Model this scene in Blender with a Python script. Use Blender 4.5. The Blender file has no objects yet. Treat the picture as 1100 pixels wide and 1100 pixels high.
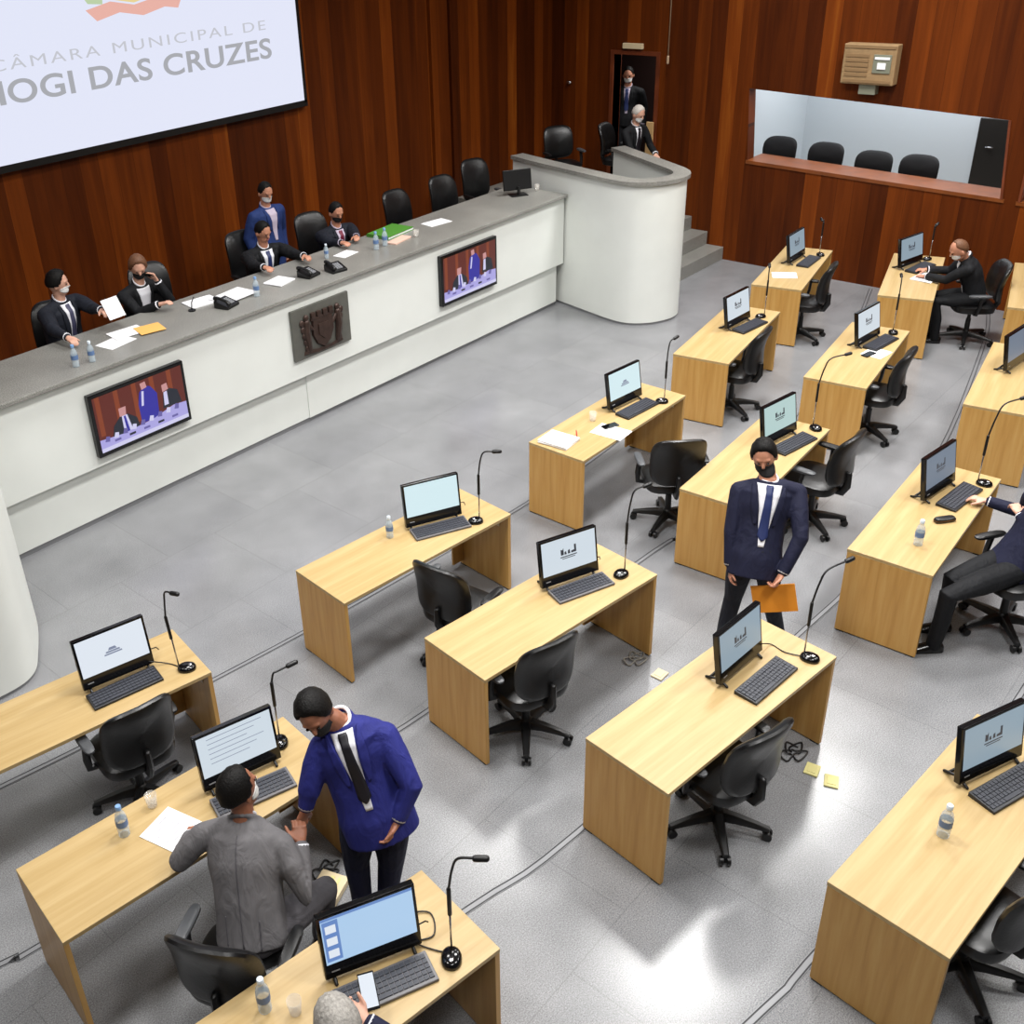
import bpy, bmesh, math, random
import numpy as np
from mathutils import Vector, Matrix
from mathutils.bvhtree import BVHTree
random.seed(7)
SC = bpy.context.scene
COL = SC.collection
PI = math.pi
V = Vector

# ------------------------------------------------------------------ materials
def srgb(r, g, b):
    def f(c):
        c /= 255.0
        return c / 12.92 if c <= 0.04045 else ((c + 0.055) / 1.055) ** 2.4
    return (f(r), f(g), f(b), 1.0)

class NT:
    def __init__(s, name):
        s.m = bpy.data.materials.new(name)
        s.m.use_nodes = True
        s.t = s.m.node_tree
        s.b = s.t.nodes['Principled BSDF']
    def n(s, typ, **kw):
        o = s.t.nodes.new(typ)
        for k, v in kw.items():
            if k.startswith('i_'):
                key = k[2:]
                o.inputs[int(key) if key.isdigit() else key.replace('_', ' ')].default_value = v
            else:
                setattr(o, k, v)
        return o
    def l(s, a, b):
        s.t.links.new(a, b)
    def ramp(s, fac, stops, interp='LINEAR'):
        r = s.n('ShaderNodeValToRGB')
        e = r.color_ramp.elements
        r.color_ramp.interpolation = interp
        e[0].position, e[0].color = stops[0]
        e[1].position, e[1].color = stops[-1]
        for p, c in stops[1:-1]:
            x = e.new(p); x.color = c
        s.l(fac, r.inputs['Fac'])
        return r.outputs['Color']
    def bump(s, h, strength=0.2, dist=0.01):
        b = s.n('ShaderNodeBump')
        b.inputs['Strength'].default_value = strength
        b.inputs['Distance'].default_value = dist
        s.l(h, b.inputs['Height'])
        s.l(b.outputs['Normal'], s.b.inputs['Normal'])

def mat(name, col, rough=0.5, metal=0.0, spec=0.5, noise=0.0, nscale=20.0, bump=0.0):
    m = NT(name)
    c = srgb(*col)
    m.b.inputs['Base Color'].default_value = c
    m.b.inputs['Roughness'].default_value = rough
    m.b.inputs['Metallic'].default_value = metal
    m.b.inputs['Specular IOR Level'].default_value = spec
    m.m.diffuse_color = c
    if noise or bump:
        tc = m.n('ShaderNodeTexCoord')
        nz = m.n('ShaderNodeTexNoise', i_Scale=nscale, i_Detail=4.0)
        m.l(tc.outputs['Object'], nz.inputs['Vector'])
        if noise:
            lo = tuple(max(0, x * (1 - noise)) for x in c[:3]) + (1,)
            hi = tuple(min(1, x * (1 + noise)) for x in c[:3]) + (1,)
            m.l(m.ramp(nz.outputs['Fac'], [(0.3, lo), (0.7, hi)]), m.b.inputs['Base Color'])
        if bump:
            m.bump(nz.outputs['Fac'], bump, 0.01)
    return m.m

def emis(name, col, strength=1.0):
    m = NT(name)
    c = srgb(*col)
    m.b.inputs['Base Color'].default_value = (0.01, 0.01, 0.01, 1)
    m.b.inputs['Roughness'].default_value = 0.3
    m.b.inputs['Emission Color'].default_value = c
    m.b.inputs['Emission Strength'].default_value = strength
    return m.m

def wall_wood(name, axis, seed):
    """vertical boards of reddish brown veneer; axis = horizontal coordinate along the wall"""
    m = NT(name)
    tc = m.n('ShaderNodeTexCoord')
    sp = m.n('ShaderNodeSeparateXYZ')
    m.l(tc.outputs['Object'], sp.inputs[0])
    u = sp.outputs[axis]
    d = m.n('ShaderNodeMath', operation='DIVIDE'); m.l(u, d.inputs[0]); d.inputs[1].default_value = 0.235
    a = m.n('ShaderNodeMath', operation='ADD'); m.l(d.outputs[0], a.inputs[0]); a.inputs[1].default_value = seed
    fl = m.n('ShaderNodeMath', operation='FLOOR'); m.l(a.outputs[0], fl.inputs[0])
    wn = m.n('ShaderNodeTexWhiteNoise', noise_dimensions='1D'); m.l(fl.outputs[0], wn.inputs['W'])
    fr = m.n('ShaderNodeMath', operation='FRACT'); m.l(a.outputs[0], fr.inputs[0])
    # grain: noise stretched along z
    cm = m.n('ShaderNodeCombineXYZ')
    us = m.n('ShaderNodeMath', operation='MULTIPLY'); m.l(u, us.inputs[0]); us.inputs[1].default_value = 6.0
    zs = m.n('ShaderNodeMath', operation='MULTIPLY'); m.l(sp.outputs['Z'], zs.inputs[0]); zs.inputs[1].default_value = 0.35
    m.l(us.outputs[0], cm.inputs[0]); m.l(zs.outputs[0], cm.inputs[2]); m.l(wn.outputs['Value'], cm.inputs[1])
    nz = m.n('ShaderNodeTexNoise', i_Scale=1.6, i_Detail=6.0, i_Roughness=0.6, i_Distortion=0.5)
    m.l(cm.outputs[0], nz.inputs['Vector'])
    mx = m.n('ShaderNodeMath', operation='MULTIPLY_ADD')
    m.l(wn.outputs['Value'], mx.inputs[0]); mx.inputs[1].default_value = 0.52
    half = m.n('ShaderNodeMath', operation='MULTIPLY'); m.l(nz.outputs['Fac'], half.inputs[0]); half.inputs[1].default_value = 0.58
    m.l(half.outputs[0], mx.inputs[2])
    col = m.ramp(mx.outputs[0], [(0.12, srgb(42, 16, 4)), (0.36, srgb(72, 30, 7)), (0.56, srgb(92, 41, 9)), (0.78, srgb(118, 56, 14)), (0.95, srgb(150, 84, 26))])
    # thin dark joint
    lt = m.n('ShaderNodeMath', operation='LESS_THAN'); m.l(fr.outputs[0], lt.inputs[0]); lt.inputs[1].default_value = 0.014
    mix = m.n('ShaderNodeMixRGB'); m.l(lt.outputs[0], mix.inputs[0]); m.l(col, mix.inputs[1]); mix.inputs[2].default_value = srgb(52, 21, 6)
    m.l(mix.outputs[0], m.b.inputs['Base Color'])
    m.b.inputs['Roughness'].default_value = 0.45
    m.b.inputs['Specular IOR Level'].default_value = 0.12
    return m.m

def desk_wood(name, axis, light):
    m = NT(name)
    tc = m.n('ShaderNodeTexCoord')
    mp = m.n('ShaderNodeMapping')
    m.l(tc.outputs['Object'], mp.inputs['Vector'])
    s = [26.0, 26.0, 26.0]; s[axis] = 1.4
    mp.inputs['Scale'].default_value = s
    nz = m.n('ShaderNodeTexNoise', i_Scale=1.0, i_Detail=5.0, i_Roughness=0.55, i_Distortion=0.3)
    m.l(mp.outputs[0], nz.inputs['Vector'])
    if light:
        st = [(0.25, srgb(168, 141, 92)), (0.5, srgb(178, 152, 105)), (0.75, srgb(186, 161, 116))]
    else:
        st = [(0.25, srgb(176, 130, 66)), (0.5, srgb(192, 147, 80)), (0.75, srgb(201, 160, 94))]
    m.l(m.ramp(nz.outputs['Fac'], st), m.b.inputs['Base Color'])
    m.b.inputs['Roughness'].default_value = 0.38
    m.b.inputs['Specular IOR Level'].default_value = 0.4
    return m.m

def speckle(name, cols, scale, rough, slab=None):
    m = NT(name)
    tc = m.n('ShaderNodeTexCoord')
    nz = m.n('ShaderNodeTexNoise', i_Scale=scale, i_Detail=3.0, i_Roughness=0.75)
    m.l(tc.outputs['Object'], nz.inputs['Vector'])
    fac = nz.outputs['Fac']
    n2 = m.n('ShaderNodeTexNoise', i_Scale=1.1, i_Detail=4.0, i_Roughness=0.6)
    m.l(tc.outputs['Object'], n2.inputs['Vector'])
    mm = m.n('ShaderNodeMath', operation='MULTIPLY_ADD'); m.l(n2.outputs['Fac'], mm.inputs[0]); mm.inputs[1].default_value = 0.30; m.l(fac, mm.inputs[2])
    ss = m.n('ShaderNodeMath', operation='SUBTRACT'); m.l(mm.outputs[0], ss.inputs[0]); ss.inputs[1].default_value = 0.15
    col = m.ramp(ss.outputs[0], cols)
    if slab:
        br = m.n('ShaderNodeTexBrick', i_Scale=1.0)
        br.offset = 0.5
        br.inputs['Brick Width'].default_value = slab
        br.inputs['Row Height'].default_value = slab
        br.inputs['Mortar Size'].default_value = 0.004
        br.inputs['Color1'].default_value = (1, 1, 1, 1)
        br.inputs['Color2'].default_value = (0.93, 0.93, 0.94, 1)
        br.inputs['Mortar'].default_value = (0.80, 0.80, 0.80, 1)
        m.l(tc.outputs['Object'], br.inputs['Vector'])
        mu = m.n('ShaderNodeMixRGB', blend_type='MULTIPLY'); mu.inputs[0].default_value = 1.0
        m.l(col, mu.inputs[1]); m.l(br.outputs['Color'], mu.inputs[2])
        col = mu.outputs[0]
        rr = m.n('ShaderNodeMath', operation='MULTIPLY_ADD'); m.l(n2.outputs['Fac'], rr.inputs[0]); rr.inputs[1].default_value = 0.18; rr.inputs[2].default_value = rough - 0.09
        m.l(rr.outputs[0], m.b.inputs['Roughness'])
    else:
        m.b.inputs['Roughness'].default_value = rough
    m.l(col, m.b.inputs['Base Color'])
    return m.m

M = {}
M['wall_x'] = wall_wood('boards_back', 'X', 3.0)
M['wall_y'] = wall_wood('boards_side', 'Y', 11.0)
M['desk_top'] = desk_wood('maple_top', 0, True)
M['desk_side'] = desk_wood('maple_side', 2, False)
M['floor'] = speckle('granite_floor', [(0.33, srgb(96, 97, 99)), (0.46, srgb(125, 126, 128)), (0.55, srgb(137, 138, 140)), (0.68, srgb(160, 161, 163))], 130.0, 0.22, 1.05)
M['granite'] = speckle('granite_counter', [(0.33, srgb(92, 92, 88)), (0.5, srgb(132, 131, 126)), (0.68, srgb(168, 167, 160))], 90.0, 0.3)
M['white'] = mat('white_paint', (224, 227, 222), 0.55, noise=0.02, nscale=3)
M['offwhite'] = mat('press_room_paint', (206, 214, 220), 0.6)
M['channel'] = mat('steel_channel', (132, 133, 136), 0.4, 0.2)
M['channel_dark'] = mat('channel_slot', (40, 41, 44), 0.6)
M['black'] = mat('black_plastic', (12, 12, 13), 0.4)
M['glossblack'] = mat('gloss_black', (10, 10, 12), 0.12)
M['leather'] = mat('black_leather', (13, 13, 14), 0.36, noise=0.15, nscale=60, bump=0.08)
M['fabricblack'] = mat('black_upholstery', (20, 20, 23), 0.8)
M['chrome'] = mat('chrome', (190, 190, 195), 0.25, 1.0)
M['grey_plastic'] = mat('grey_plastic', (150, 152, 156), 0.45)
M['padgrey'] = mat('armrest_pad', (72, 74, 77), 0.4)
M['key'] = mat('key_caps', (52, 54, 62), 0.5)
M['kbsilver'] = mat('keyboard_body', (92, 90, 92), 0.42)
M['kbblack'] = mat('keyboard_black', (26, 27, 31), 0.42)
M['paper'] = mat('white_paper', (238, 238, 240), 0.7)
M['ink'] = mat('grey_ink', (120, 120, 128), 0.8)
M['yellow'] = mat('floor_box_yellow', (214, 206, 140), 0.5)
M['cream'] = mat('cream_plastic', (214, 196, 160), 0.5)
M['orange'] = mat('orange_envelope', (214, 136, 36), 0.6, noise=0.05, nscale=8)
M['orangelight'] = mat('orange_sheet', (234, 178, 96), 0.6)
M['green'] = mat('green_folder', (72, 132, 44), 0.6)
M['pink'] = mat('pale_card', (222, 186, 168), 0.6)
M['redpen'] = mat('red_plastic', (176, 60, 50), 0.4)
M['bronze_plate'] = mat('plaque_plate', (98, 98, 92), 0.45, 0.3, noise=0.12, nscale=9)
M['bronze'] = mat('bronze_relief', (66, 50, 44), 0.45, 0.45, noise=0.25, nscale=16, bump=0.3)
M['ac'] = mat('beige_box', (150, 122, 86), 0.6, noise=0.12, nscale=12)
M['acdark'] = mat('beige_box_groove', (136, 108, 74), 0.6)
M['acpanel'] = mat('grey_control', (122, 124, 108), 0.5)
M['sill'] = mat('sill_wood', (116, 60, 20), 0.35, noise=0.2, nscale=6)
M['frame_wood'] = mat('frame_wood', (104, 48, 22), 0.45, noise=0.25, nscale=5)
M['darkdoor'] = mat('dark_door', (34, 32, 30), 0.4)
M['corridor'] = mat('dark_corridor', (44, 20, 14), 0.8)
M['lightboard'] = mat('light_board', (196, 160, 110), 0.5)
M['ceil'] = mat('ceiling_paint', (196, 196, 192), 0.9)
M['rear'] = mat('rear_wall_paint', (150, 140, 128), 0.9)
M['skin'] = mat('skin', (186, 130, 104), 0.5, noise=0.06, nscale=30)
M['skin_dark'] = mat('skin_tan', (150, 98, 74), 0.5, noise=0.06, nscale=30)
M['skin_pale'] = mat('skin_pale', (206, 158, 136), 0.5, noise=0.06, nscale=30)
M['hair'] = mat('black_hair', (13, 11, 10), 0.6, spec=0.2, noise=0.4, nscale=90, bump=0.4)
M['hair_brown'] = mat('brown_hair', (104, 68, 44), 0.6, noise=0.3, nscale=90, bump=0.4)
M['hair_grey'] = mat('grey_hair', (150, 146, 140), 0.65, noise=0.3, nscale=70, bump=0.5)
M['hair_white'] = mat('white_hair', (196, 190, 182), 0.65, noise=0.2, nscale=80, bump=0.4)
M['eye'] = mat('eye_dark', (26, 18, 14), 0.2)
M['lip'] = mat('lip', (150, 84, 76), 0.5)
def cloth(name, c):
    m = NT(name); cc = srgb(*c)
    tc = m.n('ShaderNodeTexCoord'); mp = m.n('ShaderNodeMapping'); mp.inputs['Scale'].default_value = (9, 9, 4)
    m.l(tc.outputs['Object'], mp.inputs['Vector'])
    nz = m.n('ShaderNodeTexNoise', i_Scale=1.0, i_Detail=3.0, i_Distortion=1.2); m.l(mp.outputs[0], nz.inputs['Vector'])
    m.l(m.ramp(nz.outputs['Fac'], [(0.3, tuple(x * .88 for x in cc[:3]) + (1,)), (0.7, tuple(x * 1.12 for x in cc[:3]) + (1,))]), m.b.inputs['Base Color'])
    m.bump(nz.outputs['Fac'], 0.55, 0.03)
    m.b.inputs['Roughness'].default_value = 0.75; m.b.inputs['Specular IOR Level'].default_value = 0.25
    m.m.diffuse_color = cc
    return m.m
M['blue'] = cloth('royal_blue_suit', (38, 42, 112))
M['navy'] = cloth('navy_suit', (26, 28, 50))
M['suitblue'] = cloth('blue_suit', (36, 54, 104))
M['grey'] = cloth('grey_suit', (104, 102, 104))
M['greydark'] = cloth('grey_trousers', (86, 84, 88))
M['suitblack'] = cloth('black_suit', (20, 21, 24))
M['suitdark'] = cloth('dark_suit', (28, 31, 40))
M['shirt'] = mat('white_shirt', (226, 226, 232), 0.7)
M['shirtlilac'] = mat('lilac_shirt', (190, 178, 196), 0.7)
M['maroon'] = mat('maroon_tie', (112, 26, 52), 0.5)
M['tieblack'] = mat('black_tie', (22, 20, 28), 0.5)
M['tienavy'] = mat('navy_tie', (34, 46, 92), 0.5)
M['tiegrey'] = mat('striped_grey_tie', (70, 70, 96), 0.5)
M['maskwhite'] = mat('white_mask', (222, 222, 220), 0.75)
M['maskblack'] = mat('black_mask', (18, 18, 20), 0.75)
M['shoe'] = mat('black_shoe', (16, 15, 15), 0.25)
M['bottle'] = None
def glassy(name, col, alpha):
    m = NT(name)
    m.b.inputs['Base Color'].default_value = srgb(*col)
    m.b.inputs['Roughness'].default_value = 0.08
    m.b.inputs['Alpha'].default_value = alpha
    m.b.inputs['Specular IOR Level'].default_value = 0.8
    return m.m
M['bottle'] = glassy('clear_plastic', (206, 222, 232), 0.42)
M['cup'] = glassy('clear_cup', (226, 222, 214), 0.30)
M['label'] = mat('bottle_label', (96, 124, 168), 0.5)
M['cap'] = mat('bottle_cap', (214, 226, 236), 0.4)
M['capblue'] = mat('bottle_cap_blue', (120, 156, 200), 0.4)
M['cable'] = mat('cable_black', (26, 25, 26), 0.5)
M['cablegrey'] = mat('cable_grey', (128, 124, 116), 0.5)
M['cordwhite'] = mat('cord_pale', (176, 150, 122), 0.5)

# ------------------------------------------------------------------ objects
def link(o):
    COL.objects.link(o); return o
def thing(name, label, cat, loc=(0, 0, 0), yaw=0.0, group=None):
    o = link(bpy.data.objects.new(name, None))
    o.empty_display_size = 0.1
    o.location = loc; o.rotation_euler = (0, 0, yaw)
    o['label'] = label; o['category'] = cat
    if group: o['group'] = group
    return o
def tag(o, label, cat, group=None, kind=None):
    o['label'] = label; o['category'] = cat
    if group: o['group'] = group
    if kind: o['kind'] = kind
    return o
def obj(name, bm, m, parent=None, smooth=False, label=None):
    if isinstance(bm, bmesh.types.BMesh):
        bmesh.ops.recalc_face_normals(bm, faces=bm.faces)
        me = bpy.data.meshes.new(name); bm.to_mesh(me); bm.free()
    else:
        me = bm; me.name = name
    ms = m if isinstance(m, (list, tuple)) else [m]
    if len(me.materials): me.materials.clear()
    for x in ms: me.materials.append(x)
    if smooth:
        me.polygons.foreach_set('use_smooth', [True] * len(me.polygons))
        if smooth == 'auto':
            me.set_sharp_from_angle(angle=math.radians(40))
    o = link(bpy.data.objects.new(name, me))
    if parent: o.parent = parent
    if label: o['label'] = label
    return o
def struct(name, bm, m, smooth=False):
    o = obj(name, bm, m, None, smooth); o['kind'] = 'structure'; return o
def dup(root, loc, yaw, label, group=None):
    r = root.copy(); link(r); r.location = loc; r.rotation_euler = (0, 0, yaw)
    r['label'] = label
    if group: r['group'] = group
    for ch in root.children:
        c = ch.copy(); link(c); c.parent = r
        for g in ch.children:
            d = g.copy(); link(d); d.parent = c
    return r

# ------------------------------------------------------------------ geometry
def B(): return bmesh.new()
def box(bm, x0, x1, y0, y1, z0, z1, bev=0.0, mi=0, mtx=None):
    r = bmesh.ops.create_cube(bm, size=1.0)
    vs = r['verts']
    bmesh.ops.scale(bm, vec=(x1 - x0, y1 - y0, z1 - z0), verts=vs)
    bmesh.ops.translate(bm, vec=((x0 + x1) / 2, (y0 + y1) / 2, (z0 + z1) / 2), verts=vs)
    fs = list({f for v in vs for f in v.link_faces})
    if bev > 0:
        es = list({e for f in fs for e in f.edges})
        rr = bmesh.ops.bevel(bm, geom=es, offset=bev, segments=2, affect='EDGES', profile=0.5)
        fs = list({f for f in rr['faces']} | {f for f in fs if f.is_valid})
        vs = list({v for f in fs for v in f.verts})
        fs = list({f for v in vs for f in v.link_faces})
    for f in fs: f.material_index = mi
    if mtx is not None: bmesh.ops.transform(bm, matrix=mtx, verts=vs)
    return vs
def loft(bm, rings, closed=False, cap=True, mi=0):
    vr = [[bm.verts.new(p) for p in r] for r in rings]
    n = len(vr[0]); k = len(vr)
    for i in range(k if closed else k - 1):
        a, b = vr[i], vr[(i + 1) % k]
        for j in range(n):
            f = bm.faces.new((a[j], a[(j + 1) % n], b[(j + 1) % n], b[j])); f.material_index = mi
    if cap and not closed:
        f = bm.faces.new(list(reversed(vr[0]))); f.material_index = mi
        f = bm.faces.new(vr[-1]); f.material_index = mi
    return [v for r in vr for v in r]
def ringp(c, ax, ay, n=12):
    return [c + ax * math.cos(2 * PI * i / n) + ay * math.sin(2 * PI * i / n) for i in range(n)]
def lathe(bm, prof, n=16, o=(0, 0, 0), mi=0, cap=True):
    o = V(o)
    return loft(bm, [[o + V((r * math.cos(2 * PI * i / n), r * math.sin(2 * PI * i / n), z)) for i in range(n)] for r, z in prof], cap=cap, mi=mi)
def tube(bm, pts, rad, n=8, dome=False, mi=0, flat=1.0):
    pts = [V(p) for p in pts]
    if not isinstance(rad, (list, tuple)): rad = [rad] * len(pts)
    rad = list(rad)
    if dome:
        d0 = (pts[0] - pts[1]).normalized(); d1 = (pts[-1] - pts[-2]).normalized()
        p0, r0, p1, r1 = pts[0], rad[0], pts[-1], rad[-1]
        pre = [(p0 + d0 * r0 * s, r0 * c) for s, c in ((0.97, 0.25), (0.75, 0.66), (0.4, 0.92))]
        post = [(p1 + d1 * r1 * s, r1 * c) for s, c in ((0.4, 0.92), (0.75, 0.66), (0.97, 0.25))]
        pts = [p for p, _ in pre] + pts + [p for p, _ in post]
        rad = [r for _, r in pre] + rad + [r for _, r in post]
    rings = []
    t0 = (pts[1] - pts[0]).normalized()
    ref = V((0, 0, 1)) if abs(t0.z) < 0.9 else V((1, 0, 0))
    ax = t0.cross(ref).normalized()
    for i, p in enumerate(pts):
        if i == 0: t = t0
        elif i == len(pts) - 1: t = (pts[i] - pts[i - 1]).normalized()
        else: t = ((pts[i] - pts[i - 1]).normalized() + (pts[i + 1] - pts[i]).normalized()).normalized()
        ax = (ax - t * ax.dot(t)).normalized()
        ay = t.cross(ax)
        rings.append(ringp(p, ax * rad[i], ay * rad[i] * flat, n))
    return loft(bm, rings, mi=mi)
def ell(bm, c, rx, ry, rz, ax=(1, 0, 0), ay=(0, 1, 0), az=(0, 0, 1), u=14, v=9, mi=0):
    c, ax, ay, az = V(c), V(ax), V(ay), V(az)
    rings = []
    for j in range(v + 1):
        ph = -PI / 2 + PI * (j + 0.0) / v
        cp = max(math.cos(ph), 0.06); sp = math.sin(ph)
        rings.append([c + ax * (rx * cp * math.cos(2 * PI * i / u)) + ay * (ry * cp * math.sin(2 * PI * i / u)) + az * (rz * sp) for i in range(u)])
    return loft(bm, rings, mi=mi)
def catmull(pts, k=6):
    P = [np.array(p, float) for p in pts]
    P = [2 * P[0] - P[1]] + P + [2 * P[-1] - P[-2]]
    out = []
    for i in range(1, len(P) - 2):
        for j in range(k):
            t = j / k
            out.append(0.5 * (2 * P[i] + (P[i + 1] - P[i - 1]) * t + (2 * P[i - 1] - 5 * P[i] + 4 * P[i + 1] - P[i + 2]) * t * t + (3 * P[i] - P[i - 1] - 3 * P[i + 1] + P[i + 2]) * t ** 3))
    out.append(P[-2])
    return out
def ribbon(bm, pts, o0, o1, z0, z1, mi=0):
    """wall following a plan polyline, between offsets o0 and o1 to its left"""
    P = [np.array(p[:2], float) for p in pts]
    rings = []
    for i, p in enumerate(P):
        a = P[max(i - 1, 0)]; b = P[min(i + 1, len(P) - 1)]
        t = (b - a) / np.linalg.norm(b - a); nn = np.array([-t[1], t[0]])
        q0, q1 = p + nn * o0, p + nn * o1
        rings.append([V((q0[0], q0[1], z0)), V((q1[0], q1[1], z0)), V((q1[0], q1[1], z1)), V((q0[0], q0[1], z1))])
    loft(bm, rings, mi=mi)
def super_ring(a, b, e, n, z=0.0, cx=0.0, cy=0.0):
    out = []
    for i in range(n):
        t = 2 * PI * i / n
        c, s = math.cos(t), math.sin(t)
        out.append(V((cx + a * math.copysign(abs(c) ** e, c), cy + b * math.copysign(abs(s) ** e, s), z)))
    return out
def bake(bm, voxel, smooth=3):
    bmesh.ops.recalc_face_normals(bm, faces=bm.faces)
    me = bpy.data.meshes.new('tmp'); bm.to_mesh(me); bm.free()
    o = link(bpy.data.objects.new('tmp', me))
    r = o.modifiers.new('r', 'REMESH'); r.mode = 'VOXEL'; r.voxel_size = voxel
    if smooth:
        s = o.modifiers.new('s', 'SMOOTH'); s.factor = 0.5; s.iterations = smooth
    dg = bpy.context.evaluated_depsgraph_get(); dg.update()
    out = bpy.data.meshes.new_from_object(o.evaluated_get(dg), depsgraph=dg)
    bpy.data.objects.remove(o); bpy.data.meshes.remove(me)
    return out

# ------------------------------------------------------------------ camera (calibrated from the desks, the rostrum and the walls)
def make_camera():
    f, pitch, roll, h, cx, cy, th = (1123.762515, 0.489901, 0.063197, 5.229142, -117.452232, -57.182917, 0.783518)
    cp, sp = math.cos(pitch), math.sin(pitch)
    fw = V((0, cp, -sp)); r = V((1, 0, 0)); d = fw.cross(r)
    cr, sr = math.cos(roll), math.sin(roll)
    right = r * cr + d * sr; down = -r * sr + d * cr
    Rz = Matrix.Rotation(-th, 3, 'Z')
    right, down, fw = Rz @ right, Rz @ down, Rz @ fw
    m = Matrix.Identity(4)
    for i in range(3):
        m[i][0] = right[i]; m[i][1] = -down[i]; m[i][2] = -fw[i]
    m[2][3] = h
    cd = bpy.data.cameras.new('Camera'); co = link(bpy.data.objects.new('Camera', cd))
    co.matrix_world = m
    cd.sensor_width = 36.0; cd.sensor_fit = 'HORIZONTAL'
    cd.lens = f / 1100.0 * 36.0
    cd.shift_x = -cx / 1100.0; cd.shift_y = cy / 1100.0
    cd.clip_start = 0.05
    SC.camera = co
make_camera()

# ------------------------------------------------------------------ room shell
XR, YB, ZC = 14.8, 11.0, 7.2        # side wall, back wall, ceiling
bm = B(); box(bm, -6, XR + 0.2, -9, YB + 0.2, -0.2, 0.0); struct('floor', bm, M['floor'])
bm = B(); box(bm, -6, XR + 3.2, -9, YB + 0.2, ZC, ZC + 0.2); struct('ceiling', bm, M['ceil'])
bm = B(); box(bm, -6, XR, YB, YB + 0.2, 0, ZC)
# shallow pilaster strips that break the panelling
box(bm, 12.02, 12.10, YB - 0.06, YB + 0.01, 0, ZC); box(bm, 12.46, 12.52, YB - 0.05, YB + 0.01, 0, ZC)
struct('wall_back', bm, M['wall_x'])
bm = B(); box(bm, -6.2, -6, -9, YB + 0.2, 0, ZC); struct('wall_left', bm, M['rear'])
bm = B(); box(bm, -6, XR + 0.2, -9.2, -9, 0, ZC); struct('wall_front', bm, M['rear'])

# side wall: panelling with the press window, a second window and the doorway cut out of it
DY0, DY1, DZ0, DZ1 = 8.86, 9.62, 1.0, 2.93
W1 = dict(tl=(7.325, 2.561), tr=(3.83, 2.405), bl=(7.25, 1.55), br=(3.74, 1.44))
W2L, W2B, W2T = 3.56, 1.43, 2.40
def quadprism(bm, q, x0, x1, mi=0):
    a = [bm.verts.new((x0, y, z)) for y, z in q]; b = [bm.verts.new((x1, y, z)) for y, z in q]
    n = len(q)
    for i in range(n):
        f = bm.faces.new((a[i], a[(i + 1) % n], b[(i + 1) % n], b[i])); f.material_index = mi
    bm.faces.new(list(reversed(a))).material_index = mi; bm.faces.new(b).material_index = mi
bm = B(); x0, x1 = XR, XR + 0.2
quadprism(bm, [(DY1, 0), (YB + .2, 0), (YB + .2, ZC), (DY1, ZC)], x0, x1)
quadprism(bm, [(DY0, 0), (DY1, 0), (DY1, DZ0), (DY0, DZ0)], x0, x1)
quadprism(bm, [(DY0, DZ1), (DY1, DZ1), (DY1, ZC), (DY0, ZC)], x0, x1)
quadprism(bm, [W1['bl'], (7.6, 0), (DY0, 0), (DY0, ZC), (7.6, ZC), W1['tl']], x0, x1)
quadprism(bm, [(3.74, 0), (7.6, 0), W1['bl'], W1['br']], x0, x1)
quadprism(bm, [W1['tr'], W1['tl'], (7.6, ZC), (3.83, ZC)], x0, x1)
quadprism(bm, [(W2L, 0), (3.74, 0), W1['br'], W1['tr'], (3.83, ZC), (W2L, ZC)], x0, x1)
quadprism(bm, [(0.4, 0), (W2L, 0), (W2L, W2B), (0.4, W2B)], x0, x1)
quadprism(bm, [(0.4, W2T), (W2L, W2T), (W2L, ZC), (0.4, ZC)], x0, x1)
quadprism(bm, [(-9, 0), (0.4, 0), (0.4, ZC), (-9, ZC)], x0, x1)
struct('wall_right', bm, M['wall_y'])
# window linings and sills
bm = B()
def sill(bm, y0, z0, y1, z1, mi=0):
    q = [(y0, z0), (y1, z1)]
    vs = []
    for x in (XR - 0.012, XR + 0.50):
        for y, z in q:
            vs.append([bm.verts.new((x, y, z - 0.045)), bm.verts.new((x, y, z + 0.004))])
    a, b, c, d = vs
    for f in ((a[0], b[0], b[1], a[1]), (c[0], d[0], d[1], c[1]), (a[0], a[1], c[1], c[0]), (b[0], b[1], d[1], d[0]), (a[1], b[1], d[1], c[1]), (a[0], b[0], d[0], c[0])):
        bm.faces.new(f).material_index = mi
sill(bm, W1['bl'][0] + .02, W1['bl'][1], W1['br'][0] - .02, W1['br'][1], 0)
def jamb(bm, p, q, mi=1):
    quadprism(bm, [p, (p[0] + .03, p[1]), (q[0] + .03, q[1]), q], XR - 0.015, XR + 0.22, mi)
jamb(bm, (W1['br'][0], W1['br'][1]), (W1['tr'][0], W1['tr'][1]))
struct('window_1', bm, [M['sill'], M['frame_wood']])
bm = B(); sill(bm, W2L + .02, W2B, 0.4, W2B, 0); jamb(bm, (W2L - .03, W2B), (W2L - .03, W2T)); struct('window_2', bm, [M['sill'], M['frame_wood']])

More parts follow.
